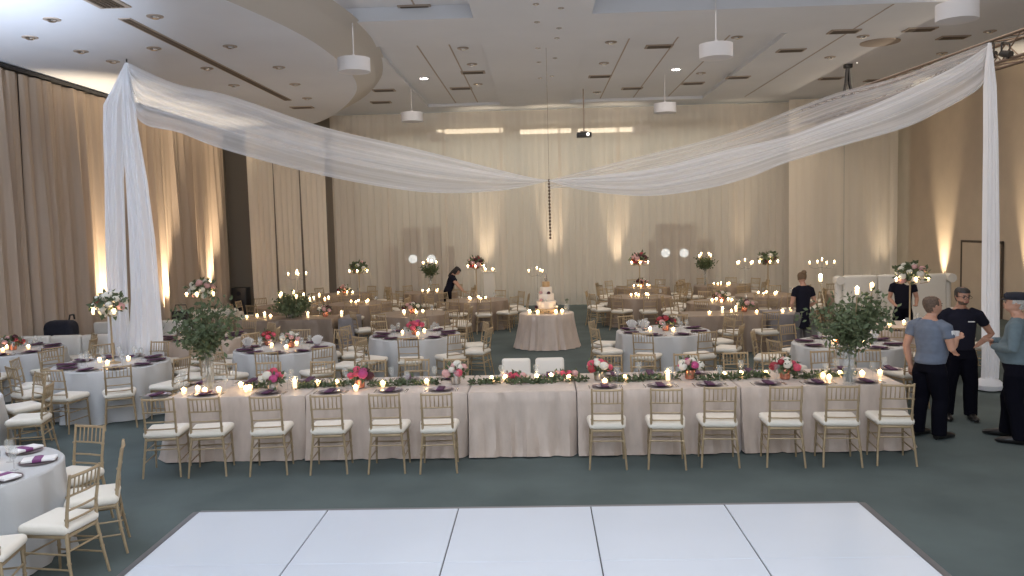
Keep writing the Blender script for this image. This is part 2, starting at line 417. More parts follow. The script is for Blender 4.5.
# doors with portholes behind the sheer curtain
def back_door(n, x0, x1, ptop, prt, side):
    a, b = aty(x0, ptop, YB-.05), aty(x1, ptop, YB-.05)
    zt = a.z; W = b.x-a.x
    bm = bmesh.new(); box(bm, ((a.x+b.x)/2, YB-.04, zt/2), (W, .06, zt)); o = struct('door_%d' % n, bm, 'door')
    for px, py in prt:
        p = aty(px, py, YB-.1); bm = bmesh.new(); tube(bm, [(p.x,YB-.09,p.z), (p.x,YB-.12,p.z)], .17, 20); obj('porthole', bm, 'port', o, True)
back_door(1, 402, 420, 228, [(413,259)], 'l'); back_door(2, 428, 441, 228, [(431.5,259)], 'l')
back_door(3, 656, 675, 224, [(665.5,253)], 'r'); back_door(4, 677, 695, 224, [(684,253)], 'r')
for n, (a, b, t_) in enumerate([(386,398,246), (445,454,246), (648,654,240), (698,713,240)]):
    p, q = aty(a, t_, YB-.05), aty(b, t_, YB-.05)
    bm = bmesh.new(); box(bm, ((p.x+q.x)/2, YB-.03, p.z/2), (q.x-p.x, .05, p.z)); struct('door_%d' % (n+5), bm, 'door')
for n, (a, b, y) in enumerate([(436,503,132), (520,571,132), (578,640,131), (790,845,121)]):
    p, q = aty(a, y, YB-.05), aty(b, y, YB-.05)
    bm = bmesh.new(); box(bm, ((p.x+q.x)/2, YB-.03, p.z), (q.x-p.x, .05, .17)); struct('cove_glow_%d' % (n+1), bm, 'slot')  # added glowing strips standing in for cove light along the rear wall top
# door outline on the right wall
p = aty(963,241,1); yy = (XR-.02)/ (ray(963,241).x/ray(963,241).y)
zt = CAM.z + ray(963,241).z/ray(963,241).y*yy
bm = bmesh.new(); box(bm, (XR-.03, yy-1.0, zt/2), (.05,2.0,zt)); dr = struct('door_9', bm, 'wall')
for (y0, dy, z0, dz) in [(yy,.06,zt/2,zt), (yy-2.0,.06,zt/2,zt), (yy-1.0,2.06,zt,.06)]:
    bm = bmesh.new(); box(bm, (XR-.045, y0, z0), (.05,dy,dz)); obj('door_frame', bm, 'vent', dr, False)

# truss
def truss(A, B, label, h=.42):
    A, B = Vector(A), Vector(B); L = (B-A).length; d = (B-A)/L
    t = thing('lighting_truss', label, 'truss', A, math.atan2(d.y, d.x))
    for i, (y, z) in enumerate([(-h/2,0), (h/2,0), (-h/2,h), (h/2,h)]):
        bm = bmesh.new(); tube(bm, [(0,y,z), (L,y,z)], .03, 8); obj('chord', bm, 'truss', t)
    bm = bmesh.new(); n = int(L/.5)
    for k in range(n):
        x0, x1 = L*k/n, L*(k+1)/n; s = k % 2
        for y in (-h/2, h/2): tube(bm, [(x0,y,h*s), (x1,y,h*(1-s))], .014, 5)
        for z in (0, h): tube(bm, [(x0,-h/2,z), (x1,h/2,z)], .014, 5)
    obj('lattice', bm, 'truss', t)
    return t
truss((8.85,11.0,5.42), (7.75,23.9,5.3), 'dark metal lighting truss running behind the right swag')
p = atplane(848,60,(8.85,11.0),(7.75,23.9)); py_ = p.y; px_ = p.x
t = thing('truss_hoist', 'black chain hoist with two straps holding the truss', 'hoist', (px_,py_,p.z))
bm = bmesh.new(); rbox(bm, (0,0,-.08), (.2,.16,.26), .03); obj('motor', bm, 'black', t)
bm = bmesh.new(); tube(bm, [(0,0,0), (0,0,ZC-p.z)], .02, 6); obj('chain', bm, 'black', t)
for s in (-1, 1):
    bm = bmesh.new(); tube(bm, [(0.02*s,0,-.18), (.05*s,0,-.6), (.16*s,0,5.6-p.z)], [.04,.045,.03], 6); obj('strap', bm, 'black', t)
bm = bmesh.new(); tube(bm, [(.12,-.1,-.05), (.18,-.16,-.06)], .05, 12); obj('work_light', bm, 'lit', t)
for i, (px, py) in enumerate([(1004,52), (1020,52)]):
    q = atplane(px, py, (8.85,11.0), (7.75,23.9))
    t = thing('stage_light', 'black stage light clamped to the truss end, ' + ('left' if i == 0 else 'right') + ' one', 'stage light', (q.x-.25,q.y,q.z), .4, 'lights on the truss end')
    bm = bmesh.new(); tube(bm, [(0,.08,0), (0,-.10,-.06)], [.055,.07], 14); obj('can', bm, 'black', t)
    bm = bmesh.new(); tube(bm, [(-.1,0,0), (-.1,0,.16), (.1,0,.16), (.1,0,0)], .015, 6); box(bm, (0,0,.16), (.16,.04,.04)); obj('yoke', bm, 'black', t)

# swags
def voile(name, a0, a1, col=(.80,.82,.86)):
    m = mat(name, col, .8, transl=.35, alpha=.5); N = m.node_tree.nodes; L = m.node_tree.links
    tc = N.new('ShaderNodeTexCoord'); mp = N.new('ShaderNodeMapping'); mp.inputs['Scale'].default_value = (1.6, 11, 1)
    n = N.new('ShaderNodeTexNoise'); n.inputs['Scale'].default_value = 1.0; n.inputs['Detail'].default_value = 3
    r = N.new('ShaderNodeMapRange'); r.inputs['From Min'].default_value = .3; r.inputs['From Max'].default_value = .7
    r.inputs['To Min'].default_value = a0; r.inputs['To Max'].default_value = a1
    L.new(tc.outputs['UV'], mp.inputs[0]); L.new(mp.outputs[0], n.inputs['Vector']); L.new(n.outputs['Fac'], r.inputs['Value'])
    out = [x for x in N if x.type == 'OUTPUT_MATERIAL'][0]; mx = out.inputs[0].links[0].from_node
    L.new(r.outputs[0], mx.inputs[0]); return m
MT['swag'] = voile('dense_voile', .52, .86); MT['swag_thin'] = voile('thin_voile', .22, .50)
def swag(A, B, up, lo_, label, flip, m='swag'):
    P = []
    def itp(T, x):
        if x <= T[0][0]: return T[0][1]
        for (a, b), (c, d) in zip(T, T[1:]):
            if x <= c: return b+(d-b)*(x-a)/(c-a)
        return T[-1][1]
    up = catmull([(a,b) for a,b in up], 6); lo_ = catmull([(a,b) for a,b in lo_], 6)
    up = [(p[0],p[1]) for p in up]; lo_ = [(p[0],p[1]) for p in lo_]
    x0, x1 = up[0][0], up[-1][0]
    d = Vector((B[0]-A[0], B[1]-A[1], 0)).normalized(); n = Vector((-d.y, d.x, 0))
    if n.y > 0: n = -n
    bm = bmesh.new(); G = []; nu, nv = 90, 40
    for i in range(nu+1):
        x = x0+(x1-x0)*i/nu; row = []
        pu, pl = atplane(x, itp(up, x), A, B), atplane(x, itp(lo_, x), A, B)
        u = i/nu; e = math.sin(PI*min(1, max(0, u)))
        for k in range(nv+1):
            v = k/nv; p = pu.lerp(pl, v)
            wd = (pu-pl).length
            o = math.sin(v*PI)*wd*.28 + (math.sin(v*19+u*1.5)*.05+math.sin(v*37+1+u*2.5)*.028+math.sin(v*9+u*4)*.05)*min(1, wd/1.0)
            row.append(bm.verts.new(p + n*o))
        G.append(row)
    for a, b in zip(G, G[1:]):
        for i in range(nv): bm.faces.new((a[i], a[i+1], b[i+1], b[i]))
    uv = bm.loops.layers.uv.new('UVMap'); ix = {v: (i/nu, k/nv) for i, row in enumerate(G) for k, v in enumerate(row)}
    for f in bm.faces:
        for l in f.loops: l[uv].uv = ix[l.vert]
    o = obj('ceiling_swag', bm, m, recalc=False); tag(o, label, 'draped fabric', 'white ceiling swags')
CL, CR, CP = (-7.02,13.9), (6.98,12.9), (.22,18.35)
swag(CL, CP, [(126,62),(175,84),(231,97),(320,127),(419,150),(520,175),(549,180)], [(126,64),(137,119),(180,133),(225,150),(320,175),(420,192),(498,191),(549,181)], 'white sheer swag sloping from the left column to the centre', 1)
MID = [(549,180),(600,175),(658,168),(729,150),(786,137),(823,124),(871,106),(918,85),(960,64),(990,44)]
swag(CP, CR, MID, [(549,181),(587,191),(649,196),(705,189),(748,178),(786,163),(842,146),(899,130),(932,116),(982,87),(990,60)], 'dense lower sheet of the white swag rising to the truss corner', 0)
CP2, CR2 = (CP[0]+.12, CP[1]+.18), (CR[0]+.12, CR[1]+.18)
swag(CP2, CR2, [(549,180),(630,159),(729,134),(795,109),(842,92),(899,77),(950,57),(990,42)], [(a_, b_+9) for a_, b_ in MID], 'thin see-through upper sheet of the white swag rising to the truss corner', 0, 'swag_thin')
# falls
def fall(name, rows, Y, label, flare=.0, m='leg', lean=0):
    """rows: (py, pxl, pxr)"""
    bm = bmesh.new(); G = []; n = 34
    for j, (py, a, b) in enumerate(rows):
        row = []
        for i in range(n+1):
            u = i/n; p = aty(a+(b-a)*u, py, Y)
            w = abs(b-a)/60
            yo = (-math.sin(u*PI)*.16 + .045*math.sin(u*31+j*.25) + .05*math.sin(u*13+j*.4+1))*min(1, w+.1)
            row.append(bm.verts.new((p.x, p.y+yo, max(.02, p.z))))
        G.append(row)
    for a, b in zip(G, G[1:]):
        for i in range(n): bm.faces.new((a[i], a[i+1], b[i+1], b[i]))
    o = obj(name, bm, m, recalc=False); tag(o, label, 'draped fabric', 'white hanging drape columns'); return o
fall('drape_column', [(63,125,127),(80,116,127),(105,102,127),(130,102,126),(180,104,123.5),(240,105,125.5),(300,107,128),(350,108,131),(385,109,133)], 14.1, 'left strand of wide white drape column behind the left tables')
fall('drape_column', [(63,125.5,128),(80,122,131),(105,121,135),(130,122,138),(180,125,147),(240,128.5,155),(300,130.5,160),(350,128,164),(385,122,167)], 13.92, 'right strand of wide white drape column behind the left tables')
fall('drape_column', [(43,988,991),(60,986,994),(85,984,997),(140,984,999),(220,983,1000),(300,982,1000),(360,982,1000),(378,981,999),(384,984,996),(390,979,1001),(393,980,1000)], 12.75, 'narrow white drape column tied at its foot beside the men')
p = atz(990,391,0.0)
bm = bmesh.new(); lathe(bm, [(.10,0), (.20,.03), (.22,.10), (.15,.17), (.09,.20)], 20); o = obj('column_base', bm, 'leg'); o.location = (p.x,12.75,0.001); tag(o, 'bunched white fabric base at the foot of narrow drape column', 'draped fabric')
t = thing('ceiling_hook', 'small dark hook holding the top of wide drape column', 'hook', atz(126.5,59,ZL))
bm = bmesh.new(); tube(bm, [(0,0,0), (0,0,-.07), (.03,0,-.10), (0,0,-.12)], .016, 6); obj('hook', bm, 'black', t)
# crystal chain
p0, p1 = aty(549,180,18.35), aty(551,238,18.35)
t = thing('crystal_strand', 'dark beaded crystal strand hanging above the cake', 'hanging strand', (p0.x,p0.y,p1.z))
bm = bmesh.new(); H = p0.z-p1.z; tube(bm, [(0,0,0), (0,0,H)], .006, 5)
tube(bm, [(0,0,H), (0,0,ZC-p1.z)], .004, 5); obj('string', bm, 'chain', t)
bm = bmesh.new(); k = 0
while k*.075 < H: ball(bm, (0,0,k*.075), .03, 6, 4, (1,1,1.2)); k += 1
obj('bead', bm, 'chain', t)

# ------------------------------------------------------------------ dance floor
fl, fr = atz(199,511.7,.03), atz(859.8,503,.03)
X0, X1, Y1 = fl.x, fr.x, (fl.y+fr.y)/2; W5 = (X1-X0)/5
t = thing('dance_floor', 'glossy white panelled dance floor with grey edge in front of head table', 'dance floor', (0,0,0))
Ynear = 7.94-6*W5+.0
for i in range(5):
    for j in range(5):
        bm = bmesh.new(); rbox(bm, (X0+(i+.5)*W5, Y1-(j+.5)*W5, .015), (W5-.012, W5-.004, .03), .002, 1); obj('floor_panel', bm, 'floorw', t, False)
bm = bmesh.new(); box(bm, ((X0+X1)/2, Y1-2.5*W5, .010), (X1-X0-.01, 5*W5-.01, .016)); obj('joint', bm, 'seam', t, False)
for s, x in ((-1,X0), (1,X1)):
    bm = bmesh.new(); v = [(x,Y1+.02,.03), (x+s*.09,Y1+.08,.002), (x+s*.09,Y1-5*W5,.002), (x,Y1-5*W5,.03), (x,Y1+.02,.0), (x,Y1-5*W5,.0)]
    vs = [bm.verts.new(q) for q in v]; bm.faces.new((vs[0],vs[1],vs[2],vs[3])); bm.faces.new((vs[0],vs[4],vs[1])); bm.faces.new((vs[3],vs[2],vs[5])); bm.faces.new((vs[4],vs[5],vs[2],vs[1]))
    obj('edge_ramp', bm, 'alu', t, False)
bm = bmesh.new(); box(bm, ((X0+X1)/2, Y1+.035, .012), (X1-X0, .06, .02)); obj('edge_ramp', bm, 'alu', t, False)

# ------------------------------------------------------------------ chairs
def chair_make():
    t = thing('chiavari_chair', '', 'chair')
    for s in (-1, 1):
        bm = bmesh.new()
        tube(bm, [(s*.205,-.255,0), (s*.19,-.215,.22), (s*.168,-.19,.43), (s*.165,-.205,.62), (s*.168,-.255,.915)], [.011,.013,.015,.013,.011], 8)
        for z, y in ((.22,-.215), (.56,-.199), (.74,-.222)): tube(bm, [(s*(.167 if z > .4 else .19),y,z-.007), (s*(.167 if z > .4 else .19),y,z+.007)], .0175, 8)
        obj('rear_leg', bm, 'gold', t)
        bm = bmesh.new(); tube(bm, [(s*.195,.195,0), (s*.188,.185,.22), (s*.182,.178,.42)], [.010,.013,.014], 8)
        tube(bm, [(s*.189,.186,.20), (s*.189,.186,.215)], .017, 8); obj('front_leg', bm, 'gold', t)
        bm = bmesh.new()
        for z, a, b in ((.17,-.225,.188), (.29,-.205,.184)): tube(bm, [(s*.19,a,z), (s*.188,b,z)], .008, 6)
        obj('side_stretcher', bm, 'gold', t)
    bm = bmesh.new(); tube(bm, [(-.19,.186,.26), (.19,.186,.26)], .008, 6); obj('front_stretcher', bm, 'gold', t)
    bm = bmesh.new(); tube(bm, [(-.19,-.21,.315), (.19,-.21,.315)], .008, 6); obj('rear_stretcher', bm, 'gold', t)
    bm = bmesh.new()
    v = rbox(bm, (0,-.005,.425), (.385,.395,.03), .012, 2)
    for w in v: w.co.x *= 1.0+.06*(w.co.y/.2)
    obj('seat_frame', bm, 'gold', t)
    bm = bmesh.new(); v = rbox(bm, (0,-.002,.480), (.43,.42,.085), .040, 4)
    for w in v: w.co.x *= 1.0+.07*(w.co.y/.2)
    obj('seat_cushion', bm, 'cushion', t)
    bm = bmesh.new()
    yz = lambda z: -.205-(z-.62)*.17 if z > .62 else -.19-(z-.43)*.08
    for z, r in ((.895,.013), (.745,.009), (.63,.009), (.545,.009)): tube(bm, [(-.166,yz(z),z), (0,yz(z)-.012,z), (.166,yz(z),z)], r, 6)
    for k in range(6):
        x = -.118+.047*k; tube(bm, [(x,yz(.745)-.008,.745), (x,yz(.895)-.008,.895)], .0065, 5)
    obj('backrest', bm, 'gold', t)
    return t
chair = Kind(chair_make)

# ------------------------------------------------------------------ cloths
def rect_cloth(w, d, z=.765, ff=.11, fs=.02, seed=0, wl=.32, fb=None):
    """ff flare front/back, fs flare at the sides; local origin at the centre"""
    rr = random.Random(seed); bm = bmesh.new(); fb = ff if fb is None else fb
    per = []; rc = .03; st = .045
    def side(a, b, n, fl):
        L = math.hypot(b[0]-a[0], b[1]-a[1]); k = max(3, int(L/st))
        for i in range(k):
            u = i/k; per.append((a[0]+(b[0]-a[0])*u, a[1]+(b[1]-a[1])*u, n[0], n[1], fl))
    x, y = w/2, d/2
    side((-x,-y),(x,-y),(0,-1),ff); side((x,-y),(x,y),(1,0),fs); side((x,y),(-x,y),(0,1),fb); side((-x,y),(-x,-y),(-1,0),fs)
    n = len(per); p1, p2 = rr.uniform(0,6), rr.uniform(0,6)
    rows = []
    for zi, (zz, fr, fo) in enumerate([(z,-.012,0), (z-.012,0,0), (z*.82,.10,.25), (z*.6,.28,.55), (z*.36,.55,.85), (z*.15,.85,1.0), (.055,1.0,1.1), (.012,1.18,1.25)]):
        row = []
        for i, (a, b, nx, ny, fl) in enumerate(per):
            s = i*st; q = (math.sin(2*PI*s/wl+p1+1.2*math.sin(s*1.7))*.5+math.sin(2*PI*s/(wl*.43)+p2+fr)*.28+math.sin(2*PI*s/(wl*2.7))*.35)
            o = -.012 if zi == 0 else (fl*fr + q*fo*(.048 if fl > .05 else .008))
            # blend corner normals
            row.append(bm.verts.new((a+nx*o, b+ny*o, zz+(.02*max(0,q) if zi > 5 else 0))))
        rows.append(row)
    for a, b in zip(rows, rows[1:]):
        for i in range(n): bm.faces.new((a[i], b[i], b[(i+1)%n], a[(i+1)%n]))
    bm.faces.new(rows[0]); return bm
def round_cloth(r, z=.765, fl=.11, seed=0, folds=13, amp=.05):
    rr = random.Random(seed); bm = bmesh.new(); n = 104; p1, p2 = rr.uniform(0,6), rr.uniform(0,6)
    rows = []
    for zz, rad, fo in [(z, r-.012, 0), (z-.012, r, 0), (z*.8, r+fl*.12, .3), (z*.55, r+fl*.35, .7), (z*.3, r+fl*.65, .95), (.06, r+fl, 1.1), (.012, r+fl*1.15, 1.25)]:
        rows.append([bm.verts.new(((rad+fo*amp*(math.sin(folds*a+p1+.5*math.sin(3*a))*.65+math.sin(folds*2.3*a//1*0+ (folds+8)*a+p2)*.35))*math.cos(a), (rad+fo*amp*(math.sin(folds*a+p1+.5*math.sin(3*a))*.65+math.sin((folds+8)*a+p2)*.35))*math.sin(a), zz)) for a in (2*PI*i/n for i in range(n))])
    for a, b in zip(rows, rows[1:]):
        for i in range(n): bm.faces.new((a[i], b[i], b[(i+1)%n], a[(i+1)%n]))
    bm.faces.new(rows[0]); return bm
TZ = .766

# ------------------------------------------------------------------ tableware
def votive_make():
    t = thing('votive_candle', '', 'candle')
    bm = bmesh.new(); lathe(bm, [(.024,0), (.030,.02), (.036,.07), (.033,.07), (.027,.015)], 12); obj('glass_cup', bm, 'cup', t)
    bm = bmesh.new(); lathe(bm, [(.022,.004), (.027,.035), (.010,.040)], 10); obj('wax', bm, 'wax', t)
    bm = bmesh.new(); lathe(bm, [(.004,.038), (.015,.046), (.018,.058), (.013,.072), (.003,.082)], 8); obj('flame', bm, 'flame', t)
    return t
def hurricane_make():
    t = thing('hurricane_candle', '', 'candle')
    bm = bmesh.new(); lathe(bm, [(.045,0), (.045,.008), (.040,.012), (.042,.16), (.039,.16), (.037,.014)], 14); obj('glass_cylinder', bm, 'glass', t)
    bm = bmesh.new(); lathe(bm, [(.026,.012), (.026,.085), (.006,.088)], 12); obj('candle', bm, 'wax', t)
    bm = bmesh.new(); lathe(bm, [(.005,.088), (.015,.104), (.012,.122), (.002,.145)], 8); obj('flame', bm, 'flame', t)
    return t
def goblet_make():
    t = thing('wine_glass', '', 'glass')
    bm = bmesh.new(); lathe(bm, [(.034,0), (.034,.004), (.005,.010), (.005,.085), (.022,.10), (.038,.135), (.038,.17), (.032,.20), (.030,.20), (.035,.17), (.034,.135), (.018,.105), (.003,.095)], 14)
    obj('bowl', bm, 'glass', t); return t
def setting_make():
    t = thing('place_setting', '', 'place setting')
    bm = bmesh.new(); lathe(bm, [(.09,0), (.15,.010), (.155,.013), (.09,.006)], 24); obj('charger_plate', bm, 'plate', t)
    bm = bmesh.new(); lathe(bm, [(.07,.007), (.115,.018), (.118,.021), (.07,.012)], 24); obj('dinner_plate', bm, 'platew', t)
    bm = bmesh.new()
    v = rbox(bm, (0,-.01,.026), (.085,.27,.016), .006, 2)
    for w in v: w.co.z += .006*math.sin(w.co.y*40)
    obj('folded_napkin', bm, 'purple', t)
    bm = bmesh.new()
    for x, l in ((-.185,.19), (.185,.19), (.205,.17)): rbox(bm, (x,0,.003), (.012,l,.005), .002, 1)
    obj('cutlery', bm, 'mercury', t)
    return t
def setting2_make():
    t = thing('place_setting', '', 'place setting')
    bm = bmesh.new(); lathe(bm, [(.09,0), (.15,.010), (.155,.013), (.09,.006)], 24); obj('charger_plate', bm, 'plate', t)
    bm = bmesh.new(); v = rbox(bm, (0,-.01,.026), (.15,.27,.022), .008, 2); obj('folded_napkin', bm, 'napw', t)
    bm = bmesh.new(); rbox(bm, (0,.0,.027), (.156,.075,.028), .006, 2); obj('napkin_band', bm, 'purpleb', t)
    return t
def fan_make():
    t = thing('folded_napkin', '', 'napkin')
    bm = bmesh.new(); n = 12; rows = []
    for k, (z, r) in enumerate([(.0,.035), (.07,.045), (.15,.085), (.20,.10)]):
        rows.append([bm.verts.new((r*1.0*(i/n*2-1)+.0, .016*(1 if i % 2 else -1)*(1+k*.3)+.012*k, z-(abs(i/n*2-1)**2)*.05*(k/3))) for i in range(n+1)])
    for a, b in zip(rows, rows[1:]):
        for i in range(n): bm.faces.new((a[i], a[i+1], b[i+1], b[i]))
    e = bmesh.ops.extrude_face_region(bm, geom=bm.faces[:]); 
    for v in e['geom']:
        if isinstance(v, bmesh.types.BMVert): v.co.y += .012
    obj('fan', bm, 'napw', t)
    bm = bmesh.new(); tube(bm, [(0,.006,.035), (0,.006,.06)], .05, 14); obj('ring', bm, 'platew', t)
    return t
setting2 = Kind(setting2_make)
votive, hurri, goblet, setting, fan = Kind(votive_make), Kind(hurricane_make), Kind(goblet_make), Kind(setting_make), Kind(fan_make)

# ------------------------------------------------------------------ flowers
def leaves(bm, pts, size, rr, per=1, jit=0.0):
    for p in pts:
        for _ in range(per):
            c = Vector(p)+Vector((rr.gauss(0,1), rr.gauss(0,1), rr.gauss(0,1)))*jit
            d = Vector((rr.gauss(0,1), rr.gauss(0,1), rr.gauss(0.3,1))).normalized(); s = size*rr.uniform(.6,1.3)
            x, y = frame_for(d); a = rr.uniform(0,2*PI); w = (x*math.cos(a)+y*math.sin(a)); nn = d.cross(w)
            v = [bm.verts.new(q) for q in (c, c+d*s*.5+w*s*.26, c+d*s+nn*s*.08, c+d*s*.5-w*s*.26)]
            bm.faces.new((v[0],v[1],v[2])); bm.faces.new((v[0],v[2],v[3]))
def blob(n, rr, rx, ry, rz, c=(0,0,0), shell=.5):
    o = []
    for _ in range(n):
        v = Vector((rr.gauss(0,1), rr.gauss(0,1), rr.gauss(0,1))).normalized()*rr.uniform(shell,1)
        o.append((c[0]+v.x*rx, c[1]+v.y*ry, c[2]+v.z*rz))
    return o
def rose(parent, c, r, m, name='rose'):
    bm = bmesh.new(); ball(bm, (0,0,0), r, 12, 8, (1,1,.85), .10); ball(bm, (0,0,r*.35), r*.6, 10, 6, (1,1,.9), .15)
    o = obj(name, bm, m, parent); o.location = c; o.rotation_euler = (R.uniform(-.5,.5), R.uniform(-.5,.5), R.uniform(0,6)); return o
def low_bouquet(label, loc, mats, vase='copper', w=.15, seed=0, group=None, n=9, hz_=.13):
    rr = random.Random(seed); t = thing('flower_arrangement', label, 'flowers', loc, rr.uniform(0,6), group)
    bm = bmesh.new(); lathe(bm, [(.045,0), (.06,.01), (.065,.10), (.058,.125), (.052,.12)], 16); obj('vase', bm, vase, t)
    bm = bmesh.new(); leaves(bm, blob(150, rr, w*1.05, w*1.05, .10, (0,0,hz_+.03), .3), .07, rr); obj('foliage', bm, 'leaf', t, False, False)
    for k in range(n):
        a = k*2.4; q = math.sqrt((k+.4)/n); z = hz_+.10-.09*q*q+rr.uniform(-.01,.02)
        rose(t, (math.cos(a)*w*q, math.sin(a)*w*q, z), rr.uniform(.042,.062), mats[k % len(mats)])
    return t
def tall_floral(label, loc, mats, h=.85, r=.24, seed=0, stem='gold', n=20, group=None, candles=3):
    rr = random.Random(seed); t = thing('tall_flower_stand', label, 'flower stand', loc, 0, group)
    bm = bmesh.new(); lathe(bm, [(.11,0), (.11,.012), (.03,.03), (.014,.06), (.014,h-.12), (.05,h-.08), (.07,h-.05)], 14); obj('stand', bm, stem, t)
    bm = bmesh.new(); leaves(bm, blob(260, rr, r*1.1, r*1.1, r*.75, (0,0,h+.08), .45), .10, rr); obj('foliage', bm, 'leaf', t, False, False)
    for k in range(n):
        z = 1-2*(k+.5)/n; a = k*2.4; q = math.sqrt(1-z*z)
        rose(t, (math.cos(a)*q*r*.8, math.sin(a)*q*r*.8, h+.08+z*r*.62), rr.uniform(.05,.075), mats[k % len(mats)])
    for k in range(candles):
        a = -PI/2+(k-(candles-1)/2)*1.2; x, y = math.cos(a)*r*1.15, math.sin(a)*r*.9
        bm = bmesh.new(); tube(bm, [(0,0,h-.04), (x*.6,y*.6,h-.10), (x,y,h-.08)], .007, 6); obj('candle_arm', bm, stem, t)
        bm = bmesh.new(); lathe(bm, [(.018,h-.06), (.024,h-.02), (.014,h-.02)], 10, (x,y,0)); ar = obj('candle_cup', bm, 'wax', t)
        bm = bmesh.new(); lathe(bm, [(.005,h-.02), (.019,h-.008), (.019,h+.008), (.003,h+.024)], 8, (x,y,0)); obj('flame', bm, 'flame', ar)
    return t
def greenery(label, loc, vh, fh, fw, seed=0, vr=.075, n=1500, group=None, mat_='leaf', candles=0, size=.085):
    rr = random.Random(seed); t = thing('greenery_arrangement', label, 'greenery', loc, 0, group)
    bm = bmesh.new(); lathe(bm, [(vr,0), (vr,.012), (vr*.94,.02), (vr,vh), (vr*.93,vh), (vr*.88,.025)], 20); obj('glass_vase', bm, 'glass', t)
    bm = bmesh.new(); P = []
    for k in range(26):
        a = rr.uniform(0,2*PI); q = rr.uniform(.25,1)**.7; up = rr.uniform(.45,1.05)*fh
        e = Vector((math.cos(a)*q*fw/2, math.sin(a)*q*fw/2, vh*.92+up*(1.1-.45*q)))
        b = Vector((math.cos(a)*vr*.5, math.sin(a)*vr*.5, vh)); s = Vector((-math.cos(a)*vr*.5, -math.sin(a)*vr*.5, .03))
        m1 = b.lerp(e,.5)+Vector((0,0,.05*fh)); tube(bm, [s, b, m1, e], [.006,.005,.004,.002], 5)
        for i in range(n//26):
            u = rr.uniform(0,1); p = b.lerp(m1, u*2) if u < .5 else m1.lerp(e, u*2-1)
            P.append(p)
    obj('branches', bm, 'stem', t)
    bm = bmesh.new(); leaves(bm, P, size, rr, 1, fw*.075); obj('foliage', bm, mat_, t, False, False)
    for k in range(candles):
        a = 2*PI*k/candles+.4; x, y, z = math.cos(a)*fw*.33, math.sin(a)*fw*.33, vh+fh*(.75+.15*(k%2))
        bm = bmesh.new(); tube(bm, [(0,0,vh), (x*.7,y*.7,vh+fh*.2), (x,y,z)], .008, 6); ar = obj('candle_arm', bm, 'gold', t)
        bm = bmesh.new(); lathe(bm, [(.02,.02), (.026,.07), (.016,.07)], 10, (x,y,z)); obj('candle_cup', bm, 'wax', ar)
        bm = bmesh.new(); lathe(bm, [(.005,.07), (.020,.084), (.020,.098), (.003,.115)], 8, (x,y,z)); obj('flame', bm, 'flame', ar)
    return t
def candelabra(label, loc, h, seed=0, group='glass candelabras', arms=4, w=.26):
    t = thing('glass_candelabra', label, 'candelabra', loc, .4*seed, group)
    bm = bmesh.new(); lathe(bm, [(.09,0), (.09,.012), (.02,.03), (.011,.06), (.016,h*.3), (.010,h*.32), (.016,h*.6), (.010,h*.62), (.012,h)], 12); obj('stem', bm, 'glass', t)
    for k in range(arms+1):
        a = 2*PI*k/arms; x, y, z = (0,0,h+.05) if k == arms else (math.cos(a)*w, math.sin(a)*w, h-.03)
        bm = bmesh.new(); tube(bm, [(0,0,h-.12), (x*.6,y*.6,h-.16), (x,y,h-.1), (x,y,z)], .008, 6); ar = obj('arm', bm, 'glass', t)
        bm = bmesh.new(); lathe(bm, [(.022,0), (.026,.05), (.012,.05)], 10, (x,y,z)); obj('candle_cup', bm, 'wax', ar)
        bm = bmesh.new(); lathe(bm, [(.004,.05), (.017,.064), (.017,.078), (.002,.095)], 8, (x,y,z)); obj('flame', bm, 'flame', ar)
    return t

# ------------------------------------------------------------------ head table
G_ = lambda px, py: atz(px, py, .76)
YT0, YT1 = 9.60, 10.74
edges = [atz(165,398,.765).x, atz(305,396,.765).x, atz(467,394,.765).x, atz(577,392.5,.765).x, atz(745,391,.765).x, atz(914,388,.765).x]
nms = ['at its left end','left of the middle','in the middle, without chairs in front','right of the middle','at its right end']
for i in range(5):
    a, b = edges[i], edges[i+1]
    bm = rect_cloth(b-a-.012, YT1-YT0, seed=i, ff=.11, fs=(.12 if i in (0, 4) else .004), wl=[.34,.42,.22,.38,.3][i])
    if i in (0, 4):   # flare only on the outer end
        for v in bm.verts:
            if (i == 0 and v.co.x > (b-a)/2-.007) : v.co.x = (b-a)/2-.006+ (v.co.x-(b-a)/2)*.03
            if (i == 4 and v.co.x < -(b-a)/2+.007): v.co.x = -(b-a)/2+.006+(v.co.x+(b-a)/2)*.03
    t = thing('draped_banquet_table', 'head table section ' + nms[i] + ', draped in pale taupe satin', 'table', ((a+b)/2,(YT0+YT1)/2,0), 0, 'head table sections')
    obj('tablecloth', bm, 'taupe', t)
ordn = ['first','second','third','fourth','fifth','sixth','seventh','eighth','ninth','tenth','eleventh','twelfth','thirteenth']
front_px = [(159,460),(205,459),(266,458),(327,457),(387,455),(438,454),(608,449),(667,448),(720,447),(784,446),(839,445),(893,444)]
rots = [.16,.14,.12,.10,.04,.08,-.04,-.08,-.10,-.10,-.13,-.14]
for i, (px, py) in enumerate(front_px):
    x = atz(px, py, .2).x; rz = rots[i]+R.uniform(-.03,.03)
    chair((x, 9.18+R.uniform(-.03,.03), 0), rz, 'gold chair before the head table, %s from the left in the front row' % ordn[i], 'gold chairs along the front of head table')
FB = [222,268,322,372,415,455,610,644,687,738,776,826,870]
for i, px in enumerate(FB):
    p = atz(px, 362, .9)
    x = (px-540)/820*11.25; x = aty(px, 370, 11.2).x
    chair((x, 11.03+R.uniform(-.03,.05), 0), PI+R.uniform(-.08,.08), 'gold chair on the far side of head table, %s from the left' % ordn[i], 'gold chairs on the far side of head table')
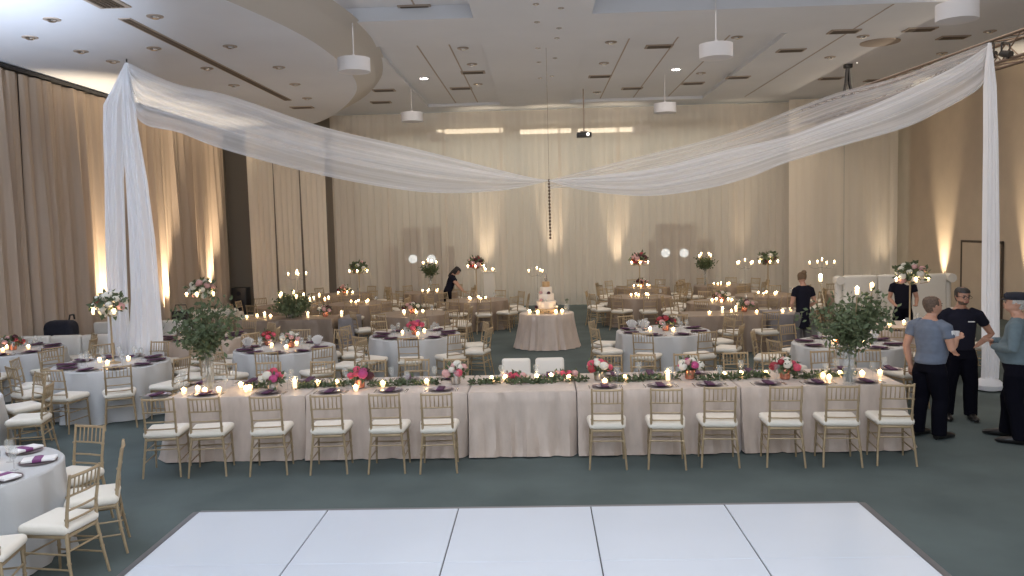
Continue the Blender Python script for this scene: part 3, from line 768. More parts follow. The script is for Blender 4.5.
# upholstered couple's chairs
def arm_make():
    t = thing('upholstered_chair', '', 'chair')
    bm = bmesh.new(); rbox(bm, (0,0,.38), (.40,.44,.14), .05, 3); obj('seat', bm, 'leather', t)
    bm = bmesh.new(); v = rbox(bm, (0,-.20,.62), (.40,.08,.52), .035, 3)
    for w in v: w.co.y -= (w.co.z-.4)*.15; w.co.y -= .12*(w.co.x/.24)**2*-1*.5
    obj('backrest', bm, 'leather', t)
    for s in (-1, 1):
        bm = bmesh.new(); v = rbox(bm, (s*.21,-.02,.54), (.05,.36,.20), .022, 3)
        for w in v:
            if w.co.z > .6: w.co.z += -.30*(w.co.y+.04)*.9
        obj('armrest', bm, 'leather', t)
        for y in (-.2, .2):
            bm = bmesh.new(); tube(bm, [(s*.17,y*.9,.33), (s*.18,y*.95,0)], [.022,.013], 8); obj('leg', bm, 'gold', t)
    return t
armc = Kind(arm_make)
for px, s in ((516,'left'), (550,'right')):
    armc((aty(px,370,11.2).x, 11.12, 0), PI, 'white upholstered armchair at middle of the head table, %s of the two' % s, 'white armchairs for the couple')
# centre pieces on the head table
hp = lambda px, py: atz(px, py, TZ)
def on(px, py): p = hp(px, py); return (p.x, min(max(p.y, YT0+.08), YT1-.08), TZ)
HB = [((273,391), ['pink','pink','magenta','blush','ivory'], 'deep pink and blush', 'mercury', .13), ((360,388), ['pink','magenta','blush','pink','burg'], 'hot pink with a burgundy bloom', 'copper', .13),
      ((456,384), ['ivory','blush','ivory','pink'], 'ivory and pale pink', 'mercury', .13), ((599,380), ['pink','ivory','ivory','red'], 'white with pink and red', 'mercury', .14),
      ((690,379), ['ivory','magenta','blush','ivory'], 'white with one magenta bloom', 'copper', .13), ((785,379), ['ivory','blush','red','pink','ivory'], 'white, blush and crimson', 'copper', .16)]
for i, (q, ms, s, vs, w_) in enumerate(HB):
    low_bouquet('low bouquet of %s flowers on the head table' % s, on(*q), ms, vs, w_, 100+i, 'low bouquets on the head table', 10)
greenery('tall glass vase of loose green branches at head table left end', on(209,391), .52, .74, .92, 5, group='tall greenery vases', candles=0, n=1500, size=.075)
greenery('tall glass vase of bushy greenery at head table right end', on(853,386), .50, .76, 1.02, 6, group='tall greenery vases', candles=3, n=2100, size=.075)
# loose roses at the middle
for px, py, m, s in [(514,379,'pink','left'), (566,377,'pink','right')]:
    p = on(px, py); t = thing('loose_flowers', 'small cluster of pink roses lying at the %s of the couple' % s, 'flowers', p, 0, 'loose roses')
    for k in range(4): rose(t, (-.11+.075*k, R.uniform(-.03,.03), .045), .05, m if k % 3 else 'blush')
    bm = bmesh.new(); leaves(bm, blob(60, R, .2, .07, .04, (0,0,.04), .2), .06, R); obj('foliage', bm, 'leaf', t, False, False)
# garlands
GL = [((240,394),(262,393),'left of the first bouquet'), ((290,392),(352,390),'between the first and second bouquets'), ((366,389),(440,386),'between the second and third bouquets'), ((470,385),(500,384),'right of the third bouquet'),
      ((506,384),(588,382),'before the couple'), ((608,382),(680,381),'right of the white and pink bouquet'), ((696,381),(772,380),'between the last two bouquets'), ((795,380),(838,380),'right of the last bouquet'), ((856,387),(872,386),'at the right end')]
for a, b, s in GL:
    A, B = Vector(on(*a)), Vector(on(*b)); A.y = (A.y+10.12)/2+.02; B.y = (B.y+10.12)/2+.02; A.y = B.y = 10.13; L = (B-A).length
    t = thing('leaf_garland', 'green leaf garland on the head table ' + s, 'garland', ((A+B)/2), 0, 'garlands on the head table')
    bm = bmesh.new(); P = []
    for k in range(int(L*330)):
        u = R.uniform(-.5,.5); P.append((u*L, .04*math.sin(u*L*5)+R.gauss(0,.038), .012+abs(R.gauss(0,.020))))
    leaves(bm, P, .065, R)
    for v in bm.verts: v.co.z = max(.001, v.co.z)
    obj('foliage', bm, 'leaf', t, False, False)
    bm = bmesh.new(); tube(bm, [((-.5+k/12)*L, .04*math.sin((-.5+k/12)*L*5), .010) for k in range(13)], .005, 5); obj('stem', bm, 'stem', t)
# votives, glasses and place settings of the head table
VP = [(184,394),(198,392),(205,394),(219,393),(241,388),(246,392),(250,391),(295,389),(318,386),(337,386),(356,391),(383,387),(427,385),(492,382),(505,381),(537,380),(551,379),(569,381),(605,385),(625,381),(668,381),(724,378),(741,377),(766,377),(823,379),(829,381),(840,377),(862,377),(880,376)]
for i, (px, py) in enumerate(VP):
    p = on(px, py); (hurri if i in (7, 20) else votive)((p[0], p[1], TZ), R.uniform(0,6), 'glowing candle on the head table, number %d counting from its left end' % (i+1), 'candles on the head table')
for i in range(12):
    x = atz(front_px[i][0], 395, TZ).x
    setting((x, YT0+.19, TZ), 0, 'place setting before the %s front chair of the head table' % ordn[i], 'place settings on the near side of head table')
    goblet((x+.17, YT0+.40, TZ), 0, 'stemmed glass before the %s front chair of the head table' % ordn[i], 'glasses on the near side of head table')
fx = [aty(px,370,11.2).x for px in FB]; fx_l = list(zip(fx, ['the %s far chair' % ordn[i] for i in range(13)]))+[(aty(517,370,11.2).x,'the left armchair'), (aty(549,370,11.2).x,'the right armchair')]
for x, s in fx_l:
    setting((x, YT1-.19, TZ), PI, 'place setting before %s of the head table' % s, 'place settings on the far side of head table')
    goblet((x-.17, YT1-.40, TZ), 0, 'stemmed glass before %s of the head table' % s, 'glasses on the far side of head table')

# ------------------------------------------------------------------ round tables
NAMES = {8: ['right','far right','far','far left','left','near left','near','near right'],
 9: ['right','right far','far right','far left','left far','left near','near left','near','near right'],
 10: ['right','right far','far right','far','far left','left','left near','near left','near','near right']}
def posname(phi, n=8, rot=0):
    """words for the place at angle phi of n places"""
    names = ['right','right far','far right','far','far left','left far','left','left near','near left','near','near right','right near']
    return names[round((math.degrees(phi) % 360)/30) % 12]
def round_table(key, c, rot, clothm, R_=.84, skip=(), chairs=True, items=True, n=8, cat='table', seed=0, dist=None, sets=True, nv=3):
    """key: words that name the table in the labels"""
    x, y = c
    t = thing('draped_round_table', key + ', draped to the floor', 'table', (x,y,0), seed*.7, 'draped round tables')
    obj('tablecloth', round_cloth(R_, seed=seed, fl=.05, amp=.055, folds=11), clothm, t)
    dist = dist or R_+.30
    short = key
    for k in range(n):
        phi = rot+2*PI*k/n; ph = (math.degrees(phi)+360) % 360
        if any(a <= ph <= b for a, b in skip): continue
        s = posname(phi)
        j = R.uniform(-.04,.06); cx, cy = x+math.cos(phi)*(dist+j), y+math.sin(phi)*(dist+j)
        if chairs: chair((cx, cy, 0), phi+PI/2+R.uniform(-.12,.12), 'gold chair on the %s side of %s' % (s, short), 'gold chairs around ' + short)
        if items and sets:
            a = R_-.20; (setting2 if 'corner' in key and 'white' in key else setting)((x+math.cos(phi)*a, y+math.sin(phi)*a, TZ), phi+PI/2, 'place setting on the %s side of %s' % (s, short), 'place settings on ' + short)
            a = R_-.42; q = phi+.28
            goblet((x+math.cos(q)*a, y+math.sin(q)*a, TZ), 0, 'stemmed glass on the %s side of %s' % (s, short), 'glasses on ' + short)
    if items:
        for k in range(nv):
            a = rot+.3+2*PI*k/nv; rr_ = .24
            votive((x+math.cos(a)*rr_, y+math.sin(a)*rr_, TZ), a, 'votive candle toward the %s side on %s' % (posname(a), short), 'votives on ' + short)
gp = lambda px, py: (atz(px,py,.76).x, atz(px,py,.76).y)
d_ = math.radians
R0, R1 = gp(-78,404), gp(-47,472)
k1 = 'white round table at lower left corner'
round_table(k1, R1, d_(22.5), 'white', seed=1, chairs=False)
for px, py, rz, w_ in [(72,474,PI-.25,'behind the corner table, facing the viewer'), (93,494,2.0,'at the right of corner table, seen edge-on'), (60,519,1.42,'nearest the dance floor at the corner table'), (-16,548,.25,'cut off at the lower left corner')]:
    q = atz(px, py, .50); chair((q.x,q.y,0), rz, 'gold chair ' + w_, 'gold chairs at the corner table')
p = atz(20,470,TZ); goblet((p.x-.05,p.y,TZ), 0, 'stemmed glass at the frame edge on '+k1, 'glasses on '+k1)
R2 = gp(112,363.5); k2 = 'white round table with tall white roses'
round_table(k2, R2, d_(-94), 'white', seed=3, n=10)
tall_floral('tall gold stand of white roses before the wide drape column', (R2[0]+.02,R2[1],TZ), ['ivory']*7+['red']+['ivory']*5+['blush']+['ivory']*8, .84, .25, 11, group=None, candles=2, n=22)
R3 = gp(13,350.5); k3 = 'white round table before the low banquette'
round_table(k3, R3, d_(8), 'white', skip=[(130,235)], seed=4, n=9)
low_bouquet('low dark arrangement with copper vase on the far left table', (R3[0],R3[1],TZ), ['burg','blush','red'], 'copper', .16, 21, n=6)
R4 = gp(285,348); k4 = 'white round table with cream bouquet'
round_table(k4, R4, d_(-84), 'white', seed=5, n=10, skip=[(20,35)])
low_bouquet('cream bouquet at centre of the table left of the aisle', (R4[0]+.1,R4[1],TZ), ['ivory','ivory','blush'], 'copper', .14, 22)
low_bouquet('small red bouquet beside the cream bouquet', (R4[0]-.38,R4[1]+.3,TZ), ['red','pink'], 'copper', .11, 23, n=6)
fan((R4[0]-.6,R4[1]-.1,TZ), .2, 'white fan-folded napkin left of the cream bouquet', 'white fan napkins'); fan((R4[0]+.55,R4[1]+.0,TZ), -.2, 'white fan-folded napkin right of the cream bouquet', 'white fan napkins')
R5 = gp(415,335); k5 = 'white round table with hot pink bouquet'
round_table(k5, R5, d_(-86), 'white', seed=6, n=10)
low_bouquet('hot pink bouquet in copper vase on table left of the aisle', (R5[0],R5[1],TZ), ['pink','magenta','pink'], 'copper', .16, 24)
R6 = gp(663,331); k6 = 'white round table with dark red bouquet'
round_table(k6, R6, d_(-67), 'white', seed=7)
low_bouquet('dark red and blush bouquet on table right of the aisle', (R6[0]+.05,R6[1],TZ), ['burg','red','blush','red'], 'copper', .17, 25)
fan((R6[0]-.55,R6[1]+.1,TZ), 0, 'white fan-folded napkin left of the dark red bouquet, outer', 'white fan napkins'); fan((R6[0]-.33,R6[1]+.05,TZ), 0, 'white fan-folded napkin left of the dark red bouquet, inner', 'white fan napkins')
R7 = gp(848,343.5); k7 = 'white round table behind bushy greenery vase'
round_table(k7, R7, d_(-69), 'white', seed=8)
low_bouquet('blush bouquet lit by candles beyond the bushy greenery vase', (R7[0]-.15,R7[1],TZ), ['blush','ivory'], 'copper', .14, 26, n=6)
fan((R7[0]+.45,R7[1]+.1,TZ), .3, 'white fan-folded napkin on the table by the men', 'white fan napkins')
R8 = gp(203,337); k8 = 'taupe round table behind loose greenery vase'
round_table(k8, R8, d_(-70), 'taupe', seed=9, n=10)
tall_floral('tall stand of white roses with candles before the left dark gap', (R8[0]+.02,R8[1],TZ), ['ivory','ivory','blush'], .84, .24, 12)
R9 = (6.45, 14.75); k9 = 'taupe round table by the high sofa'
round_table(k9, R9, d_(-75), 'taupe', seed=10, skip=[(60,120)])
tall_floral('tall gold stand of white roses beside the high white sofa', (R9[0]+.12,R9[1],TZ), ['ivory','ivory','blush'], .86, .26, 13)
round_table('white round table at the left frame edge', R0, d_(15), 'white', skip=[(100,250)], seed=2, items=False)
far = [((477,22.0), 'brown table with tall red florals, left aisle', 'tall'), ((360,21.8), 'brown table with dusky rose stand', 'tall2'), ((287,21.5), 'brown table before the alcove panels', 'low'),
       ((431,25.0), 'brown table behind the woman in black', 'green'), ((345,25.0), 'brown table in the back left corner', 'low'),
       ((640,21.9), 'brown table with tall red florals, right aisle', 'tall'), ((768,21.5), 'brown table with tall leafy white stand', 'tall2'), ((642,25.0), 'brown back table beside the right aisle', 'low'),
       ((722,25.0), 'brown back table with high greenery', 'green'), ((856,21.5), 'brown table in the back right corner', 'low'), ((412,18.8), 'brown table behind the hot pink bouquet', 'low'), ((722,19.9),'brown table behind the long right table','low')]
far = [((aty(a[0],300,a[1]).x, a[1]), k, ty) for a, k, ty in far]
for i, (c, k, ty) in enumerate(far):
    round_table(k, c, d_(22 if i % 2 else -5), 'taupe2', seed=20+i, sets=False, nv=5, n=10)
    l = (c[0], c[1], TZ)
    if ty == 'tall': tall_floral('tall slim stand of dark red roses with candles %s the aisle' % ('left of' if c[0] < 0 else 'right of'), l, ['red','blush','burg'], .92, .2, 30+i, n=16)
    elif ty == 'tall2': tall_floral('tall slim stand of %s on %s' % ('dusky roses' if c[0] < 0 else 'leafy white roses', k), l, ['blush','burg','ivory'] if c[0] < 0 else ['ivory','burg'], .88, .22, 30+i, n=10)
    elif ty == 'green': greenery('high greenery with candles on '+k, (c[0]-(.5 if c[0] > 0 else 0), c[1], TZ), .55, .38, .62, 30+i, .05, 700, candles=4)
    else: low_bouquet('low mixed bouquet on '+k, l, ['blush','ivory','burg'], 'copper', .2, 30+i, n=9)
    goblet((c[0]+.5,c[1]-.3,TZ), 0, 'stemmed glass on '+k, None)

# long taupe tables
def long_table(key, x0, x1, y0, d, m='taupe2', seed=0):
    t = thing('draped_banquet_table', key, 'table', ((x0+x1)/2, y0+d/2, 0), 0, 'long draped tables')
    obj('tablecloth', rect_cloth(x1-x0, d, seed=seed, ff=.07, fs=.06, wl=.4), m, t)
LX = [aty(v,330,18.2).x for v in (240,334,352,170,222)]
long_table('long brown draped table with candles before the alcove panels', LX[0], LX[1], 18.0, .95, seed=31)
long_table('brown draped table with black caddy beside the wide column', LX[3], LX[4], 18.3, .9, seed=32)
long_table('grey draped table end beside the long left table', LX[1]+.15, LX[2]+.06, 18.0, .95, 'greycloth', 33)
long_table('long brown draped table behind the chairs right of aisle', aty(688,330,16.8).x, aty(768,330,16.8).x, 16.95, 1.0, seed=34)
long_table('grey draped table behind the woman with the bun', aty(774,330,16.8).x, aty(815,330,16.8).x, 16.95, 1.0, 'greycloth', 35)
greenery('low bushy greenery with pillar candles on the long left table', (aty(291,310,18.4).x,18.45,TZ), .12, .42, .85, 41, .09, 1500, candles=5, size=.10)
for i, x in enumerate([aty(v,320,18.3).x for v in (245,262,268,308,322,341,252)]):
    (hurri if i % 2 else votive)((x, 18.25+R.uniform(0,.5), TZ), 0, 'glowing candle on the long left table, %s' % ['at its left end','left of the greenery, near','left of the greenery, tall','just right of the greenery','at its right end, tall','on the grey end','left end, rear'][i], 'candles on the long left table')
low_bouquet('small dusky bouquet at right of the long left table', (aty(325,320,18.5).x,18.55,TZ), ['blush','burg','ivory'], 'copper', .14, 42, n=7)
candelabra('glass candelabra glowing before the alcove panels, taller one', (aty(297,270,24.2).x,24.2,0), 1.45, 1)
candelabra('glass candelabra glowing before the alcove panels, lower one', (aty(319,292,19.9).x,19.9,0), 1.05, 2)
for i, (x, y) in enumerate([(aty(731,330,16.5).x,16.5),(aty(748,330,16.5).x,16.55),(aty(766,330,16.5).x,16.5)]):
    chair((x,y,0), R.uniform(-.15,.15), 'gold chair before the long right table, %s of three' % ['left','middle','right'][i], 'gold chairs at the long right table')
for i, x in enumerate([aty(v,315,17.2).x for v in (709,724,740,756,733,796,782)]):
    (hurri if i in (1,2) else votive)((x, 17.15+(i%3)*.2, TZ), 0, 'glowing candle on the long right table, %s' % ['near its left end','tall, second','tall, third','fourth','rear middle','on the grey end, right','on the grey end, left'][i], 'candles on the long right table')
low_bouquet('dark leafy bouquet on the long right table', (aty(745,315,17.6).x,17.65,TZ), ['burg','ivory','blush'], 'copper', .2, 43, n=7)
candelabra('glass candelabra glowing before the back curtain, left of the cake', (aty(537,270,25.5).x,25.5,0), 1.30, 3, arms=3)
candelabra('glass candelabra glowing in front of the pale corner curtain', (aty(822,265,23.5).x,23.5,0), 1.45, 4, w=.35)
candelabra('glass candelabra glowing right of the red florals', (aty(745,262,23.4).x,23.4,0), 1.5, 5)
# black caddy
t = thing('bottle_caddy', 'black caddy with small bottles on the table by wide column', 'caddy', (aty(179,311,18.5).x,18.6,TZ))
bm = bmesh.new()
for s in (-1,1): rbox(bm, (0,s*.10,.10), (.34,.02,.20), .005, 1); rbox(bm, (s*.17,0,.10), (.02,.2,.20), .005, 1)
rbox(bm, (0,0,.01), (.34,.2,.02), .004, 1); tube(bm, [(-.17,0,.18),(-.12,0,.34),(.12,0,.34),(.17,0,.18)], .012, 6); obj('rack', bm, 'black', t)
for k in range(3):
    bm = bmesh.new(); lathe(bm, [(.035,.02),(.035,.19),(.012,.23),(.012,.27)], 10, (-.09+.09*k,0,0)); obj('bottle', bm, 'glass', t)

# ------------------------------------------------------------------ cake table
pc = aty(547,331,18.35); CX, CY = pc.x, 18.35
t = thing('cake_table', 'small round cake table under a pleated rosy taupe cloth', 'table', (CX,CY,0))
obj('tablecloth', round_cloth(.61, seed=77, folds=22, amp=.035, fl=.12), 'taupe', t)
t = thing('wedding_cake', 'tiered cream wedding cake on a low gold stand', 'cake', (CX+.0,CY,TZ))
bm = bmesh.new(); rbox(bm, (0,0,.05), (.50,.50,.10), .012, 2); obj('cake_stand', bm, 'cakegold', t)
for r, z0, z1, m in ((.22,.102,.27,'cake'), (.175,.272,.43,'cake'), (.13,.432,.58,'cake'), (.085,.582,.70,'cakegold')):
    bm = bmesh.new(); lathe(bm, [(r*.97,z0), (r,z0+.01), (r,z1-.012), (r*.94,z1)], 28); obj('cake_tier', bm, m, t)
bm = bmesh.new(); lathe(bm, [(.02,.70), (.035,.74), (.004,.90)], 10); obj('topper', bm, 'mercury', t)
for k, (a, z, r_) in enumerate([(-2.2,.30,.20),(-1.7,.29,.21),(-1.2,.45,.15),(-2.5,.46,.15),(-.5,.14,.25),(-2.7,.14,.25)]):
    rose(t, (math.cos(a)*r_, math.sin(a)*r_, z), .04, ['blush','ivory','burg'][k % 3])
bm = bmesh.new(); leaves(bm, blob(160, R, .34, .30, .04, (0,-.02,.03), .6), .08, R)
for v in bm.verts: v.co.z = max(.002, v.co.z)
o = obj('table_greenery', bm, 'leafd', None, False, False); o.location = (CX,CY,TZ); tag(o, 'dark leaves strewn around the cake stand', 'greenery')
for i, (dx, dy) in enumerate([(-.38,-.22),(-.2,-.42),(.2,-.42),(.34,-.28)]):
    votive((CX+dx,CY+dy,TZ), 0, 'glowing votive on the cake table, %s' % ['far left','left of middle','right of middle','far right'][i], 'votives on the cake table', 1.2)
t = thing('glass_jar', 'clear glass jar with a sprig on the cake table right side', 'jar', (CX+.45,CY-.05,TZ))
bm = bmesh.new(); lathe(bm, [(.06,0),(.065,.02),(.065,.17),(.05,.19),(.045,.19),(.055,.02)], 14); obj('jar_body', bm, 'glass', t)
bm = bmesh.new(); tube(bm, [(0,0,.02),(.02,0,.28)], .004, 5); leaves(bm, blob(14, R, .05,.05,.04,(.02,0,.27),.2), .05, R); obj('sprig', bm, 'leaf', t)
# white pedestal at the back
t = thing('white_pedestal', 'pale square pedestal with candles on top before the back curtain', 'pedestal', (aty(489.5,280,26.4).x,26.4,0))
bm = bmesh.new(); rbox(bm, (0,0,.63), (.36,.36,1.26), .01, 1); obj('column_block', bm, 'leather', t)
bm = bmesh.new(); rbox(bm, (0,0,1.275), (.44,.44,.03), .008, 1); obj('top_slab', bm, 'leather', t)
for i in (-1, 1): votive((aty(489.5,280,26.4).x+i*.12,26.3,1.291), 0, 'glowing votive on the pale pedestal, %s' % ('left' if i < 0 else 'right'), 'votives on the pedestal', 1.3)

# ------------------------------------------------------------------ white seating
def sofa(name, label, loc, rz, W, hb, n, arm=True, dep=.8):
    t = thing(name, label, 'sofa', loc, rz)
    bm = bmesh.new(); rbox(bm, (0,.05,.17), (W,dep,.30), .03, 2); obj('base', bm, 'leather', t)
    for k in range(n):
        w = W/n
        bm = bmesh.new(); rbox(bm, (-W/2+w*(k+.5),.10,.39), (w-.01,dep-.12,.15), .04, 3); obj('seat_cushion', bm, 'leather', t)
        bm = bmesh.new(); v = rbox(bm, (-W/2+w*(k+.5),-dep/2+.08,(hb+.3)/2), (w-.012,.16,hb-.3), .05, 3)
        obj('back_panel', bm, 'leather', t)
    if arm:
        for s in (-1, 1):
            bm = bmesh.new(); rbox(bm, (s*(W/2+.07),0,.34), (.14,dep,.66), .05, 3)
            tube(bm, [(s*(W/2+.06),-dep/2+.02,.3),(s*(W/2+.06),-dep/2+.02,hb-.12)], .085, 14)
            tube(bm, [(s*(W/2+.08),-dep/2-.02,hb-.10),(s*(W/2+.08),-dep/2+.22,hb-.10)], .10, 18); obj('armrest', bm, 'leather', t)
    return t
a, b = aty(846,275,18.4), aty(960,275,18.0)
sofa('high_back_sofa', 'very high backed white leather sofa by the right wall', ((a.x+b.x)/2,18.3,0), PI, b.x-a.x, 1.42, 3)
sofa('low_banquette', 'long low white banquette before the left wall curtains', (-8.88,15.78,0), 0, 2.45, .84, 4, False, .75)
sofa('rear_banquette', 'white banquette end behind the low banquette by the curtains', (-8.6,17.7,0), 0, 2.2, .88, 2, False, .75)
sofa('lounge_chair', 'white lounge seat beyond the black caddy table', (aty(220,312,21.0).x,21.0,0), 0, .75, .80, 1, True, .7)
p = aty(47,325,13.0)
t = thing('gear_bag', 'dark bulky bag lying behind the low white banquette', 'bag', (-9.86,16.45,0))
bm = bmesh.new(); v = rbox(bm, (0,0,.52), (.60,.42,1.06), .12, 4)
for w in v: w.co.z -= .10*(w.co.x/.4)**2*(1 if w.co.z > .5 else 0)
obj('body', bm, 'dark', t)
bm = bmesh.new(); tube(bm, [(0,.3,1.0),(0,.34,1.10),(0,.48,1.10),(0,.5,1.0)], .02, 6); obj('handle', bm, 'black', t)
# black speaker in the dark gap
t = thing('floor_speaker', 'black speaker cabinet standing in the dark gap', 'speaker', (aty(240,315,27.0).x,27.2,0))
bm = bmesh.new(); rbox(bm, (0,0,.45), (.5,.45,.9), .02, 2); obj('cabinet', bm, 'black', t)
bm = bmesh.new(); tube(bm, [(0,-.225,.35),(0,-.235,.35)], .17, 20); tube(bm, [(0,-.225,.7),(0,-.235,.7)], .07, 16); obj('cone', bm, 'dark', t)
# ------------------------------------------------------------------ people
def remesh(o, vox, sm=3):
    m = o.modifiers.new('r', 'REMESH'); m.mode = 'VOXEL'; m.voxel_size = vox; m.use_smooth_shade = True
    s = o.modifiers.new('s', 'SMOOTH'); s.factor = .5; s.iterations = sm
    bpy.context.view_layer.update()
    dg = bpy.context.evaluated_depsgraph_get(); me = bpy.data.meshes.new_from_object(o.evaluated_get(dg))
    o.modifiers.clear(); me.name = o.data.name; o.data = me
    me.shade_smooth()
def V(*a): return Vector(a)
def person(label, loc, rz, H, arms, top, bottom, hairm, skin='skin', sex='m', lean=0, feet=((-.11,.0),(.11,.0)), knees=None, sleeve='short', haircut='short', hyaw=0, hpitch=0, grp=None, belly=0, coat=.0, hat=None, beard=False, glasses=False, badge=None, pantsm=None, wide=1.0):
    k = H/1.75; t = thing('person', label, 'person', loc, rz, grp); t.scale = (k*wide,k*wide,k)
    sw = .195 if sex == 'm' else .165; bw = 1.0 if sex == 'm' else .88
    ca, sa = math.cos(-lean), math.sin(-lean)
    def T(p):
        p = Vector(p)
        if lean and p.z > .92:
            y, z = p.y, p.z-.92; return V(p.x, y*ca-z*sa, .92+y*sa+z*ca)
        return p
    def X(bm):
        for v in bm.verts: v.co = T(v.co)
    hy = Matrix.Rotation(hyaw, 4, 'Z') @ Matrix.Rotation(hpitch, 4, 'X')
    def HX(bm, o=(0,.02,1.53)):
        for v in bm.verts: v.co = T(hy @ v.co + Vector(o))
    # head in its own frame: origin at the neck/jaw joint, faces +y
    def headst(g=0, z0=0):
        return [(0,-.012,-.06,.052+g,.056+g), (0,-.005,-.01,.054+g,.062+g), (0,.022,.015,.046+g,.066+g), (0,.024,.04,.058+g,.082+g), (0,.012,.08,.069+g,.092+g), (0,.004,.12,.074+g,.096+g), (0,0,.155,.074+g,.096+g), (0,-.004,.19,.064+g,.084+g), (0,-.006,.212,.042+g,.056+g), (0,-.006,.222,.015+g,.02+g)]
    bm = bmesh.new(); ellip(bm, headst(), 18)
    tube(bm, [(0,.088,.118), (0,.108,.085), (0,.098,.075)], [.009,.016,.010], 8)
    for s in (-1, 1): ball(bm, (s*.076,.0,.105), .016, 8, 6, (.5,1,1.8))
    tube(bm, [(-.026,.094,.048), (0,.102,.047), (.026,.094,.048)], .010, 6)
    HX(bm)
    # torso
    b2 = bmesh.new()
    ellip(b2, [(0,0,.84,.135*bw,.095), (0,0,.95,.15*bw,.105), (0,.01+belly*.5,1.08,.135*bw,.095+belly*.6), (0,.0,1.25,.155*bw,.105), (0,-.005,1.38,.165*bw,.10), (0,-.01,1.44,.12*bw,.075), (0,-.012,1.50,.055,.055)], 18); X(b2)
    def addarm(bb, g=0, upto=3, hands=True):
        for s, (el, wr, fd) in zip((-1, 1), arms):
            sh = V(s*sw,-.01,1.385); el, wr = V(*el), V(*wr)
            pts = [V(s*(sw-.10),-.01,1.43), sh, sh.lerp(el,.5), el, el.lerp(wr,.35), wr][:upto+ (0 if upto < 6 else 0)]
            rad = [.05+g,.055+g,.048+g,.039+g,.041+g,.026+g][:upto]
            tube(bb, [T(p) for p in pts], rad, 12)
            if hands:
                w = T(wr); f = V(*fd).normalized(); x, y = frame_for(f); 
                side = y if abs(y.z) < abs(x.z) else x; nrm = f.cross(side)
                tube(bb, [w-f*.02, w+f*.04, w+f*.085], [(.024,.020),(.038,.017),(.036,.014)] if side is x else [(.020,.024),(.017,.038),(.014,.036)], 12)
                for q, (o_, l) in enumerate([(-.030,.062),(-.010,.075),(.010,.070),(.028,.055)]):
                    b = w+f*.078+side*o_; m_ = b+f*l*.55+nrm*.006; e = m_+(f*.7+nrm*.7)*l*.5; tube(bb, [b-f*.02, b, m_, e], [.009,.009,.0085,.007], 8)
                tube(bb, [w+f*.015-side*.02, w+f*.045-side*.045, w+f*.075-side*.052+nrm*.012], [.012,.011,.009], 8)
    addarm(b2, 0, 6)
    hipz = .90
    def legs(bb, g=0, zend=.06, taper=1):
        for i, s in enumerate((-1, 1)):
            fx, fy = feet[i]; kn = V(s*.10+(fx-s*.10)*.5, .02+fy*.5 if knees is None else knees[i], .49)
            an = V(fx, fy-.03, zend)
            tube(bb, [V(s*.075,0,.92), V(s*.088,0,.80), V(s*.092,.01,.68), kn, kn.lerp(an,.35)+V(0,-.015,0), an], [.078+g,.090+g*1.3,.082+g*1.5,.062+g*1.6,.060+g*1.6,.046+g*2.2], 14)
    legs(b2)
    for i, s in enumerate((-1, 1)):
        fx, fy = feet[i]; tube(b2, [V(fx,fy-.05,.05), V(fx*1.06,fy+.05,.04), V(fx*1.1,fy+.13,.025)], [.035,.036,.022], 10)
    me2 = bpy.data.meshes.new('tmp'); b2.to_mesh(me2); b2.free(); bm.from_mesh(me2); bpy.data.meshes.remove(me2)
    body = obj('body', bm, skin, None); remesh(body, .0075, 2); body.data.materials.clear(); body.data.materials.append(MT[skin]); body.parent = t
    # shirt
    bm = bmesh.new(); z0 = (.93 if not coat else .86-coat)
    ellip(bm, [(0,0,z0,.160*bw+coat*.1,.125+belly*.3), (0,.0,.965,.163*bw,.125+belly*.5), (0,.012+belly*.5,1.06,.156*bw,.122+belly*.7), (0,.0,1.25,.175*bw,.125), (0,-.005,1.37,.182*bw,.116), (0,-.01,1.435,.13*bw,.085), (0,-.012,1.478,.07,.068)], 22); X(bm)
    addarm(bm, .014, {'short':3, 'long':6, 'elbow':4}[sleeve], False)
    sh = obj('shirt', bm, top, None); remesh(sh, .012, 4); sh.data.materials.clear(); sh.data.materials.append(MT[top]); sh.parent = t
    # trousers
    bm = bmesh.new(); ellip(bm, [(0,0,.82,.15*bw,.11), (0,0,.90,.158*bw,.117+belly*.3), (0,0,.97,.156*bw,.117+belly*.4)], 20); legs(bm, .014, .055)
    tr = obj('trousers', bm, pantsm or bottom, None); remesh(tr, .012, 4); tr.data.materials.clear(); tr.data.materials.append(MT[pantsm or bottom]); tr.parent = t
    for i in range(2):
        fx, fy = feet[i]; bm = bmesh.new()
        tube(bm, [V(fx,fy-.085,.055), V(fx,fy-.02,.058), V(fx*1.05,fy+.07,.045), V(fx*1.1,fy+.16,.034), V(fx*1.1,fy+.19,.028)], [(.036,.05),(.042,.055),(.044,.042),(.040,.030),(.02,.016)], 14)
        for v in bm.verts: v.co.z = max(.003, v.co.z)
        obj('shoe', bm, 'shoe', t)
    # hair
    def hair(sel, g, m, name='hair', extra=None):
        bm = bmesh.new(); n = 24
        st = catmull([(s[0],s[1],s[2],s[3],s[4]) for s in []]) if False else headst(g)
        rings = []
        S = []
        for a, b in zip(st, st[1:]):
            for q in range(4): S.append(tuple(a[i]+(b[i]-a[i])*q/4 for i in range(5)))
        S.append(st[-1])
        rings = [[bm.verts.new((x+math.cos(2*PI*j/n)*rx, y+math.sin(2*PI*j/n)*ry, z)) for j in range(n)] for x, y, z, rx, ry in S]
        for a, b in zip(rings, rings[1:]):
            for j in range(n):
                f = (a[j], a[(j+1)%n], b[(j+1)%n], b[j]); c = sum((v.co for v in f), Vector())/4
                if sel(c): bm.faces.new(f)
        for v in [v for v in bm.verts if not v.link_faces]: bm.verts.remove(v)
        e = bmesh.ops.extrude_face_region(bm, geom=bm.faces[:])
